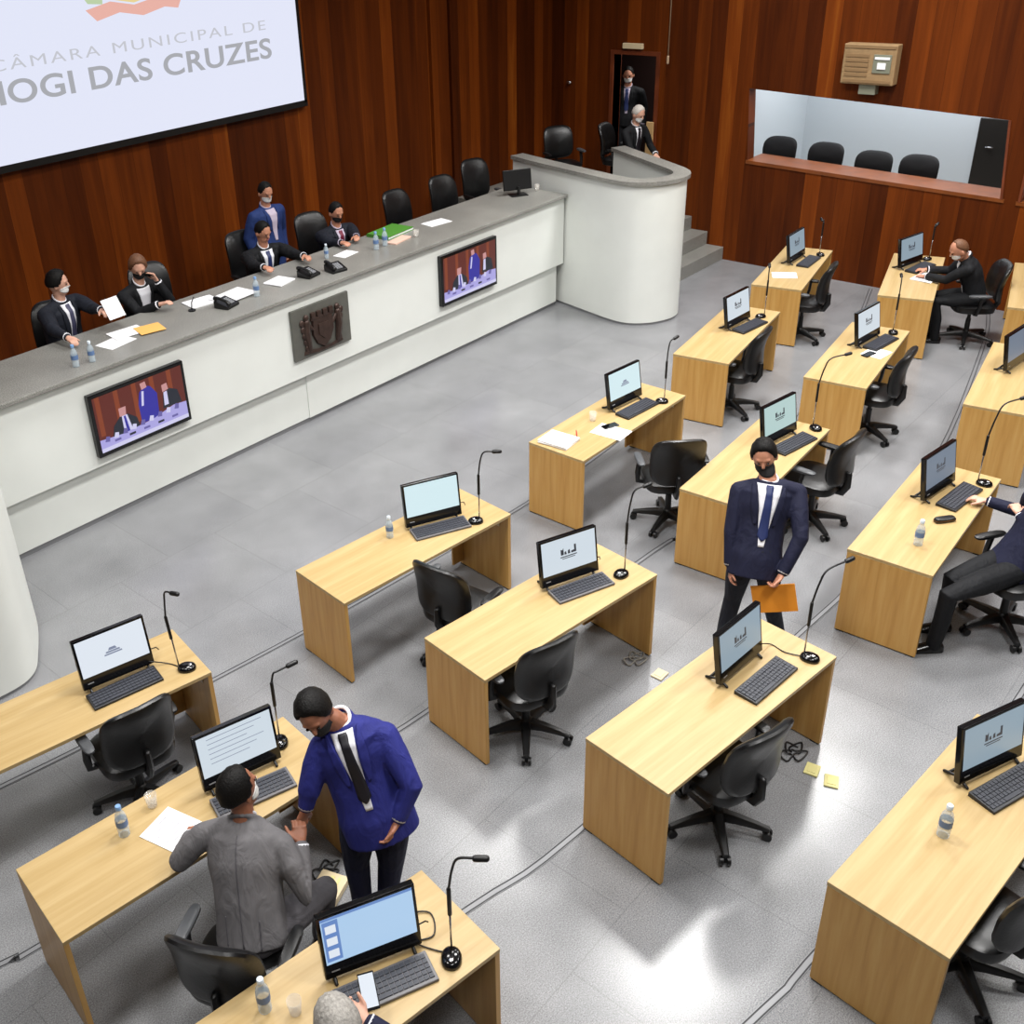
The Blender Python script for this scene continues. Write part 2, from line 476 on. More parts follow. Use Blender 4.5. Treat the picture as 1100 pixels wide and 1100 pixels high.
# press room behind the window
px0, px1 = XR + 0.2, XR + 2.7
bm = B()
box(bm, px1, px1 + .1, 0.3, 8.2, 0.5, 3.6)
box(bm, px0, px1, 7.62, 7.72, 0.5, 3.6)
box(bm, px0, px1, 0.2, 0.3, 0.5, 3.6)
struct('wall_press', bm, M['offwhite'])
bm = B(); box(bm, px0, px1, .3, 7.7, 3.4, 3.5); struct('ceiling_press', bm, M['ceil'])
bm = B(); box(bm, px0, px1, .3, 7.7, 0.5, 0.6); struct('floor_press', bm, M['rear'])
bm = B(); box(bm, px1 - .04, px1 + .02, 4.40, 4.94, 0.6, 1.90, .005); d = struct('door_2', bm, M['darkdoor'])
bm = B(); tube(bm, [(px1 - .04, 4.78, 1.5), (px1 - .09, 4.78, 1.5)], .012); tube(bm, [(px1 - .09, 4.79, 1.5), (px1 - .09, 4.68, 1.5)], .012); obj('door_handle', bm, M['chrome'], d, True)

# doorway: dark corridor, frame, open leaf, light strip above
bm = B()
box(bm, XR + .2, XR + 1.5, DY0 - .4, DY0 - .3, .9, 3.3); box(bm, XR + .2, XR + 1.5, DY1 + 1.0, DY1 + 1.1, .9, 3.3)
box(bm, XR + 1.5, XR + 1.6, DY0 - .4, DY1 + 1.1, .9, 3.3); box(bm, XR + .2, XR + 1.6, DY0 - .4, DY1 + 1.1, 3.2, 3.3); box(bm, XR + .2, XR + 1.6, DY0 - .4, DY1 + 1.1, .9, 1.0)
struct('wall_corridor', bm, M['corridor'])
bm = B()
box(bm, XR - .02, XR + .21, DY0 - .06, DY0, 1.0, DZ1 + .06); box(bm, XR - .02, XR + .21, DY1, DY1 + .06, 1.0, DZ1 + .06); box(bm, XR - .02, XR + .21, DY0, DY1, DZ1, DZ1 + .06)
door1 = struct('door_1', bm, M['frame_wood'])

# rostrum platform, upper landing and stairs
bm = B(); box(bm, -6, 12.55, 8.7, YB, 0, 0.65); struct('floor_platform', bm, M['granite'])
bm = B(); box(bm, 12.55, XR, 8.45, YB, 0, 1.0); struct('floor_landing', bm, M['granite'])
t = thing('staircase', 'grey stone steps between the rounded white pulpit and the wood wall', 'stairs', (13.8, 7.5, 0))
for i in range(4):
    bm = B(); box(bm, -.52, 0.995, .29 * i, 0.9 if i < 3 else .9, .2 * i, .2 * (i + 1), .006); obj('step', bm, M['granite'], t)

# floor channels running under each row
def channel(name, pts):
    bm = B()
    c = catmull(pts, 5)
    ribbon(bm, c, -.026, .026, -0.002, .004, 0)
    ribbon(bm, c, .014, .022, .0035, .0055, 1); ribbon(bm, c, -.022, -.014, .0035, .0055, 1)
    struct(name, bm, [M['channel'], M['channel_dark']])
channel('trim_1', [(-.5, 6.3), (1.7, 5.87), (3.4, 5.62), (5, 5.46), (7, 5.35), (8.5, 5.38), (10.4, 5.55), (12.9, 6.0), (14.7, 6.5)])
channel('trim_2', [(-.5, 4.95), (1.06, 4.57), (1.33, 4.50), (4.0, 4.13), (7.0, 3.96), (7.4, 3.91), (8.8, 3.98), (10.6, 4.2), (13.2, 4.75), (14.7, 5.15)])
channel('trim_3', [(-.5, 3.6), (1.5, 3.1), (3.1, 2.79), (3.96, 2.64), (6.85, 2.46), (7.6, 2.44), (9, 2.55), (10.9, 2.78), (13.6, 3.3), (14.7, 3.6)])
channel('trim_4', [(-.5, 2.2), (1.6, 1.6), (3.62, 1.224), (4.03, 1.173), (6, 1.0), (9, 1.05), (12, 1.6)])

# ------------------------------------------------------------------ rostrum
t = thing('rostrum_bench', 'long white council bench with grey granite counter along the back wall', 'bench', (7.4, 8.4, 0))
x0, x1 = -4.25, 4.30
bm = B(); box(bm, x0, x1, -.08, 0.06, .62, 1.555, .004); obj('front_panel', bm, M['white'], t)
bm = B(); box(bm, x0, -.48, .012, .16, .06, .62); box(bm, -.48, x1 - .05, .0, .16, .06, .62); obj('lower_panel', bm, M['white'], t)
bm = B(); box(bm, x0, x1 - .05, .03, .16, 0, .06); obj('plinth', bm, M['channel'], t)
bm = B(); box(bm, x0, x1, -.145, .82, 1.555, 1.60, .008); obj('countertop', bm, M['granite'], t)
bm = B(); box(bm, x0, x1, .75, .80, .65, 1.555); obj('rear_board', bm, M['frame_wood'], t)

def pulpit(label, pts, zt, ledge_pts=None, ext=None):
    c = catmull(pts, 7)
    t = thing('curved_pulpit', label, 'pulpit', (c[len(c) // 2][0], c[len(c) // 2][1], 0))
    L = [(p[0] - t.location.x, p[1] - t.location.y) for p in c]
    bm = B(); ribbon(bm, L, 0.0, .14, 0.035, zt - .05); obj('wall', bm, M['white'], t, 'auto')
    bm = B(); ribbon(bm, L, 0.012, .13, 0.0, .035); obj('plinth', bm, M['channel'], t, 'auto')
    bm = B(); ribbon(bm, L, -.04, .18, zt - .05, zt); obj('top_ledge', bm, M['granite'], t, 'auto')
    return t
P_R = [(12.02, 9.45), (11.86, 8.85), (11.66, 8.0), (11.53, 7.3), (11.66, 6.98), (11.95, 6.80), (12.22, 6.79), (12.42, 6.92), (12.60, 7.2), (12.95, 7.86), (13.25, 8.42)]
rp = pulpit('tall white rounded pulpit with granite ledge at the far end of bench', P_R, 1.93)
bm = B(); lx, ly = rp.location.x, rp.location.y
tube(bm, [(13.05 - lx, 8.2 - ly, 1.2), (13.05 - lx, 8.2 - ly, 1.85)], .02); obj('post', bm, M['black'], rp, True)
P_L = [(1.0, 7.6), (1.45, 7.1), (1.9, 6.78), (2.27, 6.70), (2.5, 6.76), (2.66, 6.98), (2.86, 7.35), (3.03, 7.82), (3.17, 8.24)]
pulpit('rounded white pulpit cut off by the left edge of the picture', P_L, 1.93)

# ------------------------------------------------------------------ wall-hung things
def flat(bm, q, y, mi):
    vs = [bm.verts.new((x, y, z)) for x, z in q]; f = bm.faces.new(vs); f.material_index = mi
def textmesh(body, width, cap, bold, sp=1.0):
    cu = bpy.data.curves.new('txt', 'FONT'); cu.body = body; cu.size = 1.0; cu.space_character = sp
    cu.offset = bold; cu.extrude = 0.004
    o = link(bpy.data.objects.new('txt', cu))
    dg = bpy.context.evaluated_depsgraph_get(); dg.update()
    me = bpy.data.meshes.new_from_object(o.evaluated_get(dg), depsgraph=dg)
    bpy.data.objects.remove(o)
    co = np.empty(len(me.vertices) * 3); me.vertices.foreach_get('co', co); co = co.reshape(-1, 3)
    mn, mx = co[:, 0].min(), co[:, 0].max()
    co[:, 0] = (co[:, 0] - (mn + mx) / 2) * (width / (mx - mn))
    co[:, 1] *= cap / 0.72
    me.vertices.foreach_set('co', np.stack([co[:, 0], -co[:, 2], co[:, 1]], 1).ravel()); me.update()
    return me
scr = thing('projection_screen', 'large lit projection screen with grey lettering on the back wall', 'screen', (7.1, 10.95, 2.95))
bm = B(); box(bm, -2.36, 2.36, -.05, .03, 0.03, 2.75); obj('screen_surface', bm, emis('projected_white', (226, 230, 248), 1.0), scr)
bm = B(); box(bm, -2.42, 2.42, -.04, .04, -.05, 0.03); box(bm, 2.36, 2.42, -.04, .04, 0, 2.8); box(bm, -2.42, -2.36, -.04, .04, 0, 2.8); box(bm, -2.42, 2.42, -.04, .04, 2.75, 2.85); obj('border', bm, M['black'], scr)
PG = emis('projected_grey', (168, 170, 176), 1.0)
o = obj('lettering', textmesh('OGI DAS CRUZES', 3.585, .235, 0.017, 1.06), PG, scr); o.location = (.0925, -.056, .625)
bm = B()
for q in ([(-.17, 0), (-.10, 0), (-.10, .235), (-.17, .235)], [(.10, 0), (.17, 0), (.17, .235), (.10, .235)], [(-.10, .235), (-.10, .13), (-.02, .05), (.02, .05), (0, .115)], [(.10, .235), (.10, .13), (.02, .05), (0, .115)]): flat(bm, q, 0, 0)
o = obj('lettering', bm, PG, scr); o.location = (-1.91, -.056, .625)
o = obj('lettering', textmesh('CÂMARA MUNICIPAL DE', 3.66, .115, -0.004, 1.25), emis('projected_light_grey', (196, 198, 206), 1.0), scr); o.location = (.0, -.056, .955)
bm = B()
fl = lambda q, mi: flat(bm, q, -.0525 - .0004 * mi, mi)
fl([(-.62, 1.42), (-.5, 1.30), (-.2, 1.36), (.1, 1.30), (.4, 1.36), (.58, 1.33), (.66, 1.46), (.3, 1.47), (0, 1.42), (-.3, 1.48)], 0)
fl([(-.66, 1.6), (-.58, 1.48), (-.4, 1.46), (-.36, 1.7), (-.6, 1.9)], 1)
fl([(.32, 1.48), (.52, 1.47), (.64, 1.6), (.6, 1.9), (.36, 1.7)], 1)
fl([(-.3, 1.5), (0, 1.44), (.3, 1.5), (.3, 2.0), (-.3, 2.0)], 2)
fl([(-.2, 1.6), (0, 1.52), (.2, 1.6), (.2, 1.9), (-.2, 1.9)], 0)
fl([(-.36, 2.02), (.36, 2.02), (.36, 2.12), (.26, 2.12), (.26, 2.2), (.12, 2.2), (.12, 2.12), (-.12, 2.12), (-.12, 2.2), (-.26, 2.2), (-.26, 2.12), (-.36, 2.12)], 3)
obj('crest', bm, [emis('crest_pink', (232, 178, 166), 1), emis('crest_green', (188, 208, 168), 1), emis('crest_gold', (232, 212, 150), 1), emis('crest_grey', (176, 176, 176), 1)], scr)

TVM = [emis('tv_brown', (98, 34, 24), .9), emis('tv_blue', (48, 44, 160), .9), emis('tv_dark', (28, 34, 48), .9), emis('tv_skin', (206, 150, 150), .9), emis('tv_lilac', (176, 170, 232), .9), emis('tv_white', (214, 212, 246), .9), emis('tv_brown_light', (136, 60, 28), .9), emis('tv_violet', (108, 100, 168), .9)]
def tv(label, x, z, dim=0):
    t = thing('television', label, 'television', (x, 8.335, z), 0, 'televisions on the rostrum front')
    bm = B(); box(bm, -.535, .535, -.075, -.012, -.32, .32, .008); obj('bezel', bm, M['glossblack'], t)
    bm = B()
    w, h = .50, .285
    k = [0]
    def q(pts, mi):
        k[0] += 1
        flat(bm, [(a * w, b * h) for a, b in pts], -.0762 - .0002 * k[0], mi)
    q([(-1, -.9), (1, -.9), (1, 1), (-1, 1)], 0)
    for i in range(5): q([(-.95 + .4 * i, -.4), (-.85 + .4 * i, -.4), (-.85 + .4 * i, 1), (-.95 + .4 * i, 1)], 6)
    q([(-.05, -.5), (.35, -.5), (.38, .35), (.26, .68), (.12, .78), (.0, .6), (-.06, .2)], 1)      # standing figure
    q([(.06, .66), (.18, .70), (.16, .92), (.04, .9)], 3)
    q([(.0, .1), (.05, .1), (.1, .6), (.05, .62)], 5)
    q([(-.72, -.62), (-.1, -.62), (-.14, -.2), (-.32, .05), (-.5, .05), (-.66, -.2)], 2)           # seated figure
    q([(-.5, .04), (-.36, .04), (-.34, .34), (-.5, .34)], 3)
    q([(-.46, -.62), (-.26, -.62), (-.34, .04), (-.46, .04)], 5)
    q([(-.40, -.62), (-.33, -.62), (-.38, .02), (-.42, .02)], 1)
    q([(.46, -.3), (.9, -.3), (.84, .2), (.66, .36), (.5, .2)], 2)
    q([(.5, .3), (.64, .34), (.62, .58), (.5, .56)], 3)
    q([(.5, -.2), (.6, -.2), (.6, .3), (.52, .28)], 5)
    q([(-1, -.9), (1, -.9), (1, -.35), (.7, -.3), (.2, -.5), (-.5, -.58), (-1, -.5)], 4)           # table with papers
    for i in range(9): q([(-.9 + .2 * i, -.62 + .02 * i), (-.80 + .2 * i, -.66 + .02 * i), (-.78 + .2 * i, -.48 + .02 * i), (-.86 + .2 * i, -.44 + .02 * i)], 5 if i % 2 else 7)
    for i in range(5): q([(-.7 + .33 * i, -.74), (-.56 + .33 * i, -.74), (-.56 + .33 * i, -.66), (-.7 + .33 * i, -.66)], 2 if i % 2 else 7)
    q([(-1, -.96), (1, -.96), (1, -.82), (-1, -.82)], 5)
    obj('screen', bm, TVM, t)
    bm = B(); box(bm, -.3, .3, -.02, .0, -.2, .2); obj('wall_bracket', bm, M['black'], t)
tv('lit television on the white bench front, nearer the left edge', 4.735, 1.05)
tv('lit television on the white bench front, nearer the rounded pulpit', 9.63, 1.085)

# relief plaque
t = thing('relief_plaque', 'dark metal relief plaque of a coat of arms on bench front', 'plaque', (7.13, 8.32, 1.13))
bm = B(); box(bm, -.425, .425, -.035, .0, -.29, .29, .006); obj('plate', bm, M['bronze_plate'], t)
bm = B()
def pol(q, d):
    a = [bm.verts.new((x, -.034, z)) for x, z in q]; b = [bm.verts.new((x * .93, -.034 - d, z * .95)) for x, z in q]
    n = len(q)
    for i in range(n): bm.faces.new((a[i], a[(i + 1) % n], b[(i + 1) % n], b[i]))
    bm.faces.new(b)
pol([(-.15, .12), (.15, .12), (.16, -.05), (.1, -.17), (0, -.23), (-.1, -.17), (-.16, -.05)], .028)
pol([(-.08, .06), (.08, .06), (.08, -.06), (0, -.13), (-.08, -.06)], .04)
for x in (-.13, -.045, .045, .13):
    vs = box(bm, x - .03, x + .03, -.065, -.034, .13, .205, .004)
box(bm, -.17, .17, -.06, -.034, .115, .145, .004)
for s in (-1, 1):
    tube(bm, [(s * .21, -.045, -.2), (s * .24, -.05, -.02), (s * .23, -.05, .12)], [.03, .045, .035], 8, True)
    ell(bm, (s * .23, -.05, .17), .035, .025, .04)
    tube(bm, [(s * .2, -.045, .08), (s * .15, -.05, .02)], [.024, .018], 8, True)
    for i in range(5): ell(bm, (s * (.29 - .012 * i), -.042, .12 - .075 * i), .035, .02, .04)
pol([(-.28, -.2), (-.1, -.235), (.1, -.235), (.28, -.2), (.3, -.25), (.1, -.275), (-.1, -.275), (-.3, -.25)], .018)
obj('relief', bm, M['bronze'], t, 'auto')

# beige box above the press window
t = thing('wall_box', 'beige box with grey control square mounted above the press window', 'box', (XR, 5.62, 2.99), 0)
bm = B(); box(bm, -.16, 0, -.345, .345, -.25, .25, .012); obj('body', bm, M['ac'], t)
bm = B()
for i in range(5): box(bm, -.168, -.155, -.0, .30, -.15 + i * .06, -.115 + i * .06)
box(bm, -.168, -.155, -.33, .33, .2, .235); box(bm, -.168, -.155, -.31, .31, -.225, -.19); obj('grille', bm, M['acdark'], t)
bm = B(); box(bm, -.172, -.155, -.29, -.06, -.10, .13, .004); obj('control_panel', bm, M['acpanel'], t)
bm = B(); box(bm, -.184, -.17, -.23, -.12, -.05, .03, .004); box(bm, -.18, -.17, -.27, -.08, .07, .10); obj('display', bm, M['paper'], t)
bm = B(); box(bm, -.12, 0, -.12, .1, -.38, -.25, .004); obj('bracket', bm, M['acpanel'], t)

bm = B(); tube(bm, [(XR - .12, 8.605, ZC), (XR - .12, 8.605, 2.90)], .009); tube(bm, [(XR - .12, 8.605, 2.95), (XR - .12, 8.605, 2.86)], .02, 8, True)
tag(obj('hanging_cord', bm, M['cordwhite'], None, True), 'thin pale cord hanging down the wood wall right of the doorway', 'cord')
bm = B(); box(bm, XR - .05, XR, 9.10, 9.45, 3.02, 3.10, .006); tag(obj('door_sign', bm, M['cream']), 'narrow pale sign strip above the dark doorway', 'sign')
bm = B(); ell(bm, (XR - .03, 10.45, 2.46), .03, .05, .03); tube(bm, [(XR, 10.45, 2.46), (XR - .03, 10.45, 2.46)], .015); tag(obj('pale_fixture', bm, M['chrome'], None, True), 'small pale metal fixture on the wood wall left of the doorway', 'fixture')
t = thing('wooden_board', 'upright light wooden board just right of the white-haired man', 'board', (14.70, 8.86, 1.0))  # plain light-wood board beside the doorway, carries no notices
bm = B(); box(bm, -.015, .015, -.06, .06, .05, .98, .004); obj('panel', bm, M['lightboard'], t)
bm = B(); box(bm, -.06, .06, -.07, .07, 0, .05, .004); obj('foot', bm, M['lightboard'], t)

# ------------------------------------------------------------------ desks
R = math.radians
def make_desk(label):
    t = thing('desk', label, 'desk', (0, 0, 0), 0, 'light wood desks of the chamber')
    L, W = 1.737 / 2, .305
    bm = B(); box(bm, -L, L, -W, W, .722, .75, .003); obj('desktop', bm, M['desk_top'], t)
    for s in (-1, 1):
        bm = B(); box(bm, s * L - (.03 if s > 0 else 0), s * L + (.03 if s < 0 else 0), -W + .004, W - .004, .012, .722, .002)
        e = obj('end_panel', bm, M['desk_side'], t)
        for y in (-.26, .26):
            bm = B(); box(bm, s * (L - .015) - .013, s * (L - .015) + .013, y - .03, y + .03, 0, .012); obj('foot', bm, M['black'], e)
    bm = B(); box(bm, L - .15, L - .03, W - .05, W - .03, .05, .722, .002); obj('rear_panel', bm, M['desk_side'], t)
    bm = B(); box(bm, -L + .03, L - .03, W - .06, W - .03, .66, .722, .002); obj('rail', bm, M['desk_side'], t)
    bm = B(); box(bm, L - .036, L - .03, -.2, -.12, .60, .66, .002); obj('socket_plate', bm, M['cream'], t)
    return t
DESK = dict(A1=(2.147, 5.351, -10.4), B1=(2.072, 3.99, -6.7), A2=(4.941, 4.972, -5.7), B2=(4.942, 3.623, -7.4), A3=(7.749, 4.935, -.4),
            B3=(7.852, 3.477, 3.2), C2=(4.848, 2.234, -6.8), D2=(4.792, .752, -5.0), C3=(7.813, 2.029, 2.5), A4=(10.37, 5.1, 8.6),
            B4=(10.598, 3.731, 7.6), A5=(12.885, 5.531, 11.8), B5=(13.35, 4.2, 15.1), C4=(10.868, 2.313, 8.7), C1=(1.765, 2.567, -8.9), C5=(13.748, 2.87, 14))
WHERE = dict(A1='front-row desk cut by the left edge', B1="grey-suited man's desk", C1='bottom desk of the phone holder', A2='second front-row desk from the left',
             B2='desk directly left of the standing navy-suited man', A3='front-row desk with stacked papers', B3='desk behind the standing navy-suited man', C2='large centre desk before the orange envelope',
             D2='bottom right desk', C3='desk of the cut-off person at the right edge', A4='fourth front-row desk from the left', B4='desk in front of the bald seated man', A5='farthest front-row desk near the stone steps',
             B5="bald masked man's desk", C4='desk cut off at the upper right edge', C5='farthest desk sliver at the right edge')
DL = dict(A1='light wood desk cut off by the left edge below the rounded pulpit', B1='light wood desk where the man in the grey suit sits', C1='light wood desk at the bottom left with the phone holder',
          A2='light wood desk, second from left in the row nearest the bench', B2='light wood desk in the second row, just left of the navy-suited man', A3='light wood desk carrying stacked white papers, near the bench',
          B3='light wood desk right behind the standing navy-suited man', C2='large light wood desk in the centre foreground before the orange envelope', D2='light wood desk filling the bottom right corner',
          C3='light wood desk used by the cut-off person at the right edge', A4='light wood desk, second from the far end in the row nearest the bench', B4='light wood desk with phone on paper, in front of the bald man',
          A5='light wood desk farthest along the front row beside the stone steps', B5='light wood desk where the bald masked man sits', C4='light wood desk cut off by the right edge, behind another desk', C5='sliver of the farthest light wood desk at the right edge')
d0 = None
for k, (x, y, a) in DESK.items():
    if d0 is None:
        d0 = make_desk(DL[k]); d0.location = (x, y, 0); d0.rotation_euler.z = R(a)
    else: dup(d0, (x, y, 0), R(a), DL[k])

# ------------------------------------------------------------------ all-in-one computers and keyboards
SCR = dict(pale=emis('screen_pale', (214, 226, 236), .92), grey=emis('screen_grey', (150, 170, 184), .85), cyan=emis('screen_cyan', (216, 240, 246), .95), mint=emis('screen_mint', (186, 214, 212), .9),
           blue=emis('screen_blue', (176, 208, 240), .95), dim=emis('screen_dim', (120, 134, 152), .8), ink=emis('screen_logo', (66, 72, 86), .5), side=emis('screen_sidebar', (106, 142, 204), .9), line=emis('screen_line', (140, 150, 176), .8), white=emis('screen_white', (228, 236, 246), .95))
def computer(key, x, y, yaw, kind, tilt=9):
    t = thing('computer', 'black all-in-one computer, lit screen, on the ' + WHERE[key], 'computer', (x, y, .75), R(yaw), 'computers on the desks')
    tm = Matrix.Translation((0, 0, .03)) @ Matrix.Rotation(R(-tilt), 4, 'X')
    bm = B(); box(bm, -.245, .245, -.012, .028, 0, .365, .006, 0, tm); obj('casing', bm, M['glossblack'], t)
    bm = B(); fl = [(-.228, .085), (.228, .085), (.228, .350), (-.228, .350)]
    def q(bm, pts, d, mi=0):
        f = bm.faces.new([bm.verts.new(tm @ V((a, -.0124 - d, c))) for a, c in pts]); f.material_index = mi
    q(bm, fl, .0002); s = obj('screen', bm, SCR[kind[0]], t)
    bm = B()
    if kind[1] == 'logo':
        for p in ([(-.07, .215), (-.045, .215), (-.045, .27), (-.055, .255), (-.07, .262)], [(-.04, .215), (-.02, .215), (-.025, .24), (-.038, .236)], [(-.012, .215), (.01, .215), (.006, .248), (-.008, .242)],
                  [(.018, .215), (.062, .215), (.062, .275), (.045, .275), (.045, .235), (.018, .23)], [(-.075, .195), (.066, .195), (.066, .203), (-.075, .203)], [(-.06, .182), (.05, .182), (.05, .188), (-.06, .188)]): q(bm, p, .0006)
        obj('logo', bm, SCR['ink'], s)
    elif kind[1] == 'small':
        for p in ([(-.06, .185), (.06, .185), (.06, .195), (-.06, .195)], [(-.05, .200), (.05, .200), (.045, .212), (-.045, .212)], [(-.03, .216), (.03, .216), (.02, .235), (-.02, .235)]): q(bm, p, .0006)
        obj('logo', bm, SCR['line'], s)
    elif kind[1] == 'doc':
        for i in range(6): q(bm, [(-.17, .32 - i * .032), (.17 - .05 * (i % 3), .32 - i * .032), (.17 - .05 * (i % 3), .324 - i * .032), (-.17, .324 - i * .032)], .0006)
        obj('document_lines', bm, SCR['line'], s)
    elif kind[1] == 'side':
        q(bm, [(-.222, .10), (-.145, .10), (-.145, .33), (-.222, .33)], .0006); q(bm, [(-.228, .335), (.228, .335), (.228, .35), (-.228, .35)], .0006)
        obj('sidebar', bm, SCR['side'], s)
        bm = B()
        for i in range(3): q(bm, [(-.21, .12 + i * .07), (-.158, .12 + i * .07), (-.158, .165 + i * .07), (-.21, .165 + i * .07)], .0010)
        obj('thumbnails', bm, SCR['white'], s)
    else: bm.free()
    bm = B(); q(bm, [(-.21, .036), (-.17, .036), (-.17, .044), (-.21, .044)], .0006); obj('badge', bm, M['grey_plastic'], t)
    bm = B()
    for sx in (-.2, .2): tube(bm, [(sx, -.03, .008), (sx, .03, .04), (sx, .12, .008)], .009, 8, True)
    tube(bm, [(-.2, .10, .01), (.2, .10, .01)], .008); obj('stand', bm, M['black'], t, True)
    bm = B(); tube(bm, [(.24, .03, .12), (.29, .05, .10), (.31, .07, .06)], .004, 6); obj('plug', bm, M['black'], t, True)
KB = {}
def keyboard(key, x, y, yaw, silver):
    lab = ('grey' if silver else 'black') + ' computer keyboard on the ' + WHERE[key]
    if silver in KB: return dup(KB[silver], (x, y, .75), R(yaw), lab)
    t = thing('keyboard', lab, 'keyboard', (x, y, .75), R(yaw), 'keyboards on the desks')
    bm = B(); vs = box(bm, -.24, .24, -.08, .08, .0, .018, .004)
    for v in bm.verts:
        if v.co.z > .01: v.co.z += (v.co.y + .08) * .07
    obj('body', bm, M['kbsilver'] if silver else M['kbblack'], t)
    bm = B()
    for r in range(5):
        n = 17
        for c in range(n):
            if r == 0 and 4 <= c <= 8:
                if c != 4: continue
                w = 5
            else: w = 1
            ax = -.228 + c * .0268; ay = -.062 + r * .0262
            box(bm, ax + .0015, ax + .0268 * w - .0025, ay, ay + .0225, .018 + (ay + .08) * .07 - .002, .0235 + (ay + .085) * .07)
    obj('keys', bm, M['key'], t)
    KB[silver] = t
    return t
for k, x, y, a, kind in [('A1', 2.501, 5.306, -13, ('white', 'small')), ('B1', 2.476, 3.968, -15, ('pale', 'doc')), ('A2', 5.27, 4.975, -25, ('cyan', '')), ('B2', 5.281, 3.645, -21, ('pale', 'logo')),
                         ('A3', 8.071, 4.97, -6, ('cyan', 'small')), ('B3', 8.254, 3.475, -9, ('mint', 'logo')), ('C2', 5.156, 2.234, -4, ('grey', 'logo')), ('D2', 5.223, .774, -22, ('grey', 'logo')),
                         ('C3', 8.148, 2.069, -8, ('dim', 'logo')), ('A4', 10.6, 5.109, -3, ('pale', 'logo')), ('B4', 10.92, 3.769, -5, ('pale', 'logo')), ('A5', 13.12, 5.60, 2, ('grey', 'logo')),
                         ('B5', 13.676, 4.35, -12, ('grey', 'logo')), ('C1', 2.114, 2.529, -25, ('blue', 'side')), ('C4', 11.12, 2.37, -6, ('dim', ''))]:
    computer(k, x, y, a, kind)
for k, x, y, a, s in [('A1', 2.468, 5.195, -11, 0), ('B1', 2.43, 3.82, -17, 1), ('A2', 5.236, 4.875, -25, 1), ('B2', 5.262, 3.532, -20, 1), ('A3', 8.054, 4.825, -5, 0), ('B3', 8.256, 3.34, -10, 0), ('C2', 5.163, 2.06, -5, 0),
                      ('D2', 5.18, .65, -19, 0), ('C3', 8.178, 1.917, -6, 0), ('A4', 10.633, 4.98, -6, 0), ('B4', 10.97, 3.65, -6, 0), ('A5', 13.15, 5.45, 5, 0), ('B5', 13.653, 4.22, -8, 0), ('C1', 2.065, 2.405, -23, 1)]:
    keyboard(k, x, y, a, s)

# ------------------------------------------------------------------ gooseneck microphones
def microphone(key, x, y, sx, sy, h, hx, hy, lean=(0, 0)):
    t = thing('microphone', 'black gooseneck microphone standing on the ' + WHERE[key], 'microphone', (x, y, .75), 0, 'gooseneck microphones on the desks')
    dx, dy = sx - x, sy - y
    n = math.hypot(dx, dy)
    if n > .05: dx, dy = dx / n * .05, dy / n * .05
    bm = B(); a = math.atan2(dy, dx)
    r0 = [V((math.cos(a) * p.x - math.sin(a) * p.y, math.sin(a) * p.x + math.cos(a) * p.y, p.z)) for p in super_ring(.062, .05, .9, 20, .0)]
    loft(bm, [[V((p.x * s, p.y * s, z)) for p in r0] for s, z in ((1, 0), (1.02, .012), (.92, .026), (.7, .034))]); obj('base', bm, M['glossblack'], t, True)
    bm = B(); ell(bm, (-dx * .5, -dy * .5, .034), .014, .014, .006); obj('button', bm, M['chrome'], t, True)
    ex, ey = hx - x, hy - y
    b = V((dx, dy, .02)); m1 = V((dx + lean[0] * .6, dy + lean[1] * .6, .30)); m2 = V((dx + lean[0], dy + lean[1], .43)); top = V((dx + lean[0] + (ex - dx - lean[0]) * .35, dy + lean[1] + (ey - dy - lean[1]) * .35, h - .78)); hd = V((ex, ey, h - .77))
    bm = B(); tube(bm, [b, b.lerp(m1, .5), m1], .0055, 8); st = obj('stem', bm, M['chrome'], t, True)
    bm = B(); tube(bm, [m1 - V((0, 0, .04)), m2], .011, 8, True); obj('joint', bm, M['black'], t, True)
    bm = B(); tube(bm, [V(p) for p in catmull([m2, (m2 + top) / 2 + V((-ex * .04, -ey * .04, .03)), top, hd], 6)], .0065, 8); obj('gooseneck', bm, M['black'], t, True)
    dr = (hd - top).normalized(); bm = B(); tube(bm, [hd - dr * .02, hd + dr * .03], .016, 10, True); obj('capsule', bm, M['black'], t, True)
for a in [('A1', 2.859, 5.049, 2.81, 5.09, 1.42, 2.84, 5.0, (-.01, .03)), ('A2', 5.5, 4.729, 5.524, 4.709, 1.42, 5.6, 4.586), ('B2', 5.589, 3.409, 5.631, 3.406, 1.47, 5.775, 3.35), ('A3', 8.34, 4.728, 8.353, 4.711, 1.41, 8.47, 4.70),
          ('B3', 8.661, 3.324, 8.707, 3.387, 1.44, 8.933, 3.238), ('C2', 5.542, 1.95, 5.535, 1.988, 1.43, 5.794, 1.895), ('C3', 8.516, 1.84, 8.513, 1.9, 1.47, 8.786, 1.766), ('A4', 10.985, 5.03, 11.038, 5.004, 1.36, 11.07, 5.03),
          ('B4', 11.33, 3.66, 11.40, 3.69, 1.38, 11.46, 3.72), ('A5', 13.50, 5.45, 13.55, 5.49, 1.22, 13.59, 5.53), ('B5', 14.05, 4.28, 14.11, 4.27, 1.20, 14.2, 4.28), ('C1', 2.376, 2.269, 2.414, 2.301, 1.42, 2.499, 2.179),
          ('B1', 2.80, 4.02, 2.83, 4.06, 1.28, 2.96, 4.02)]:
    microphone(*a)

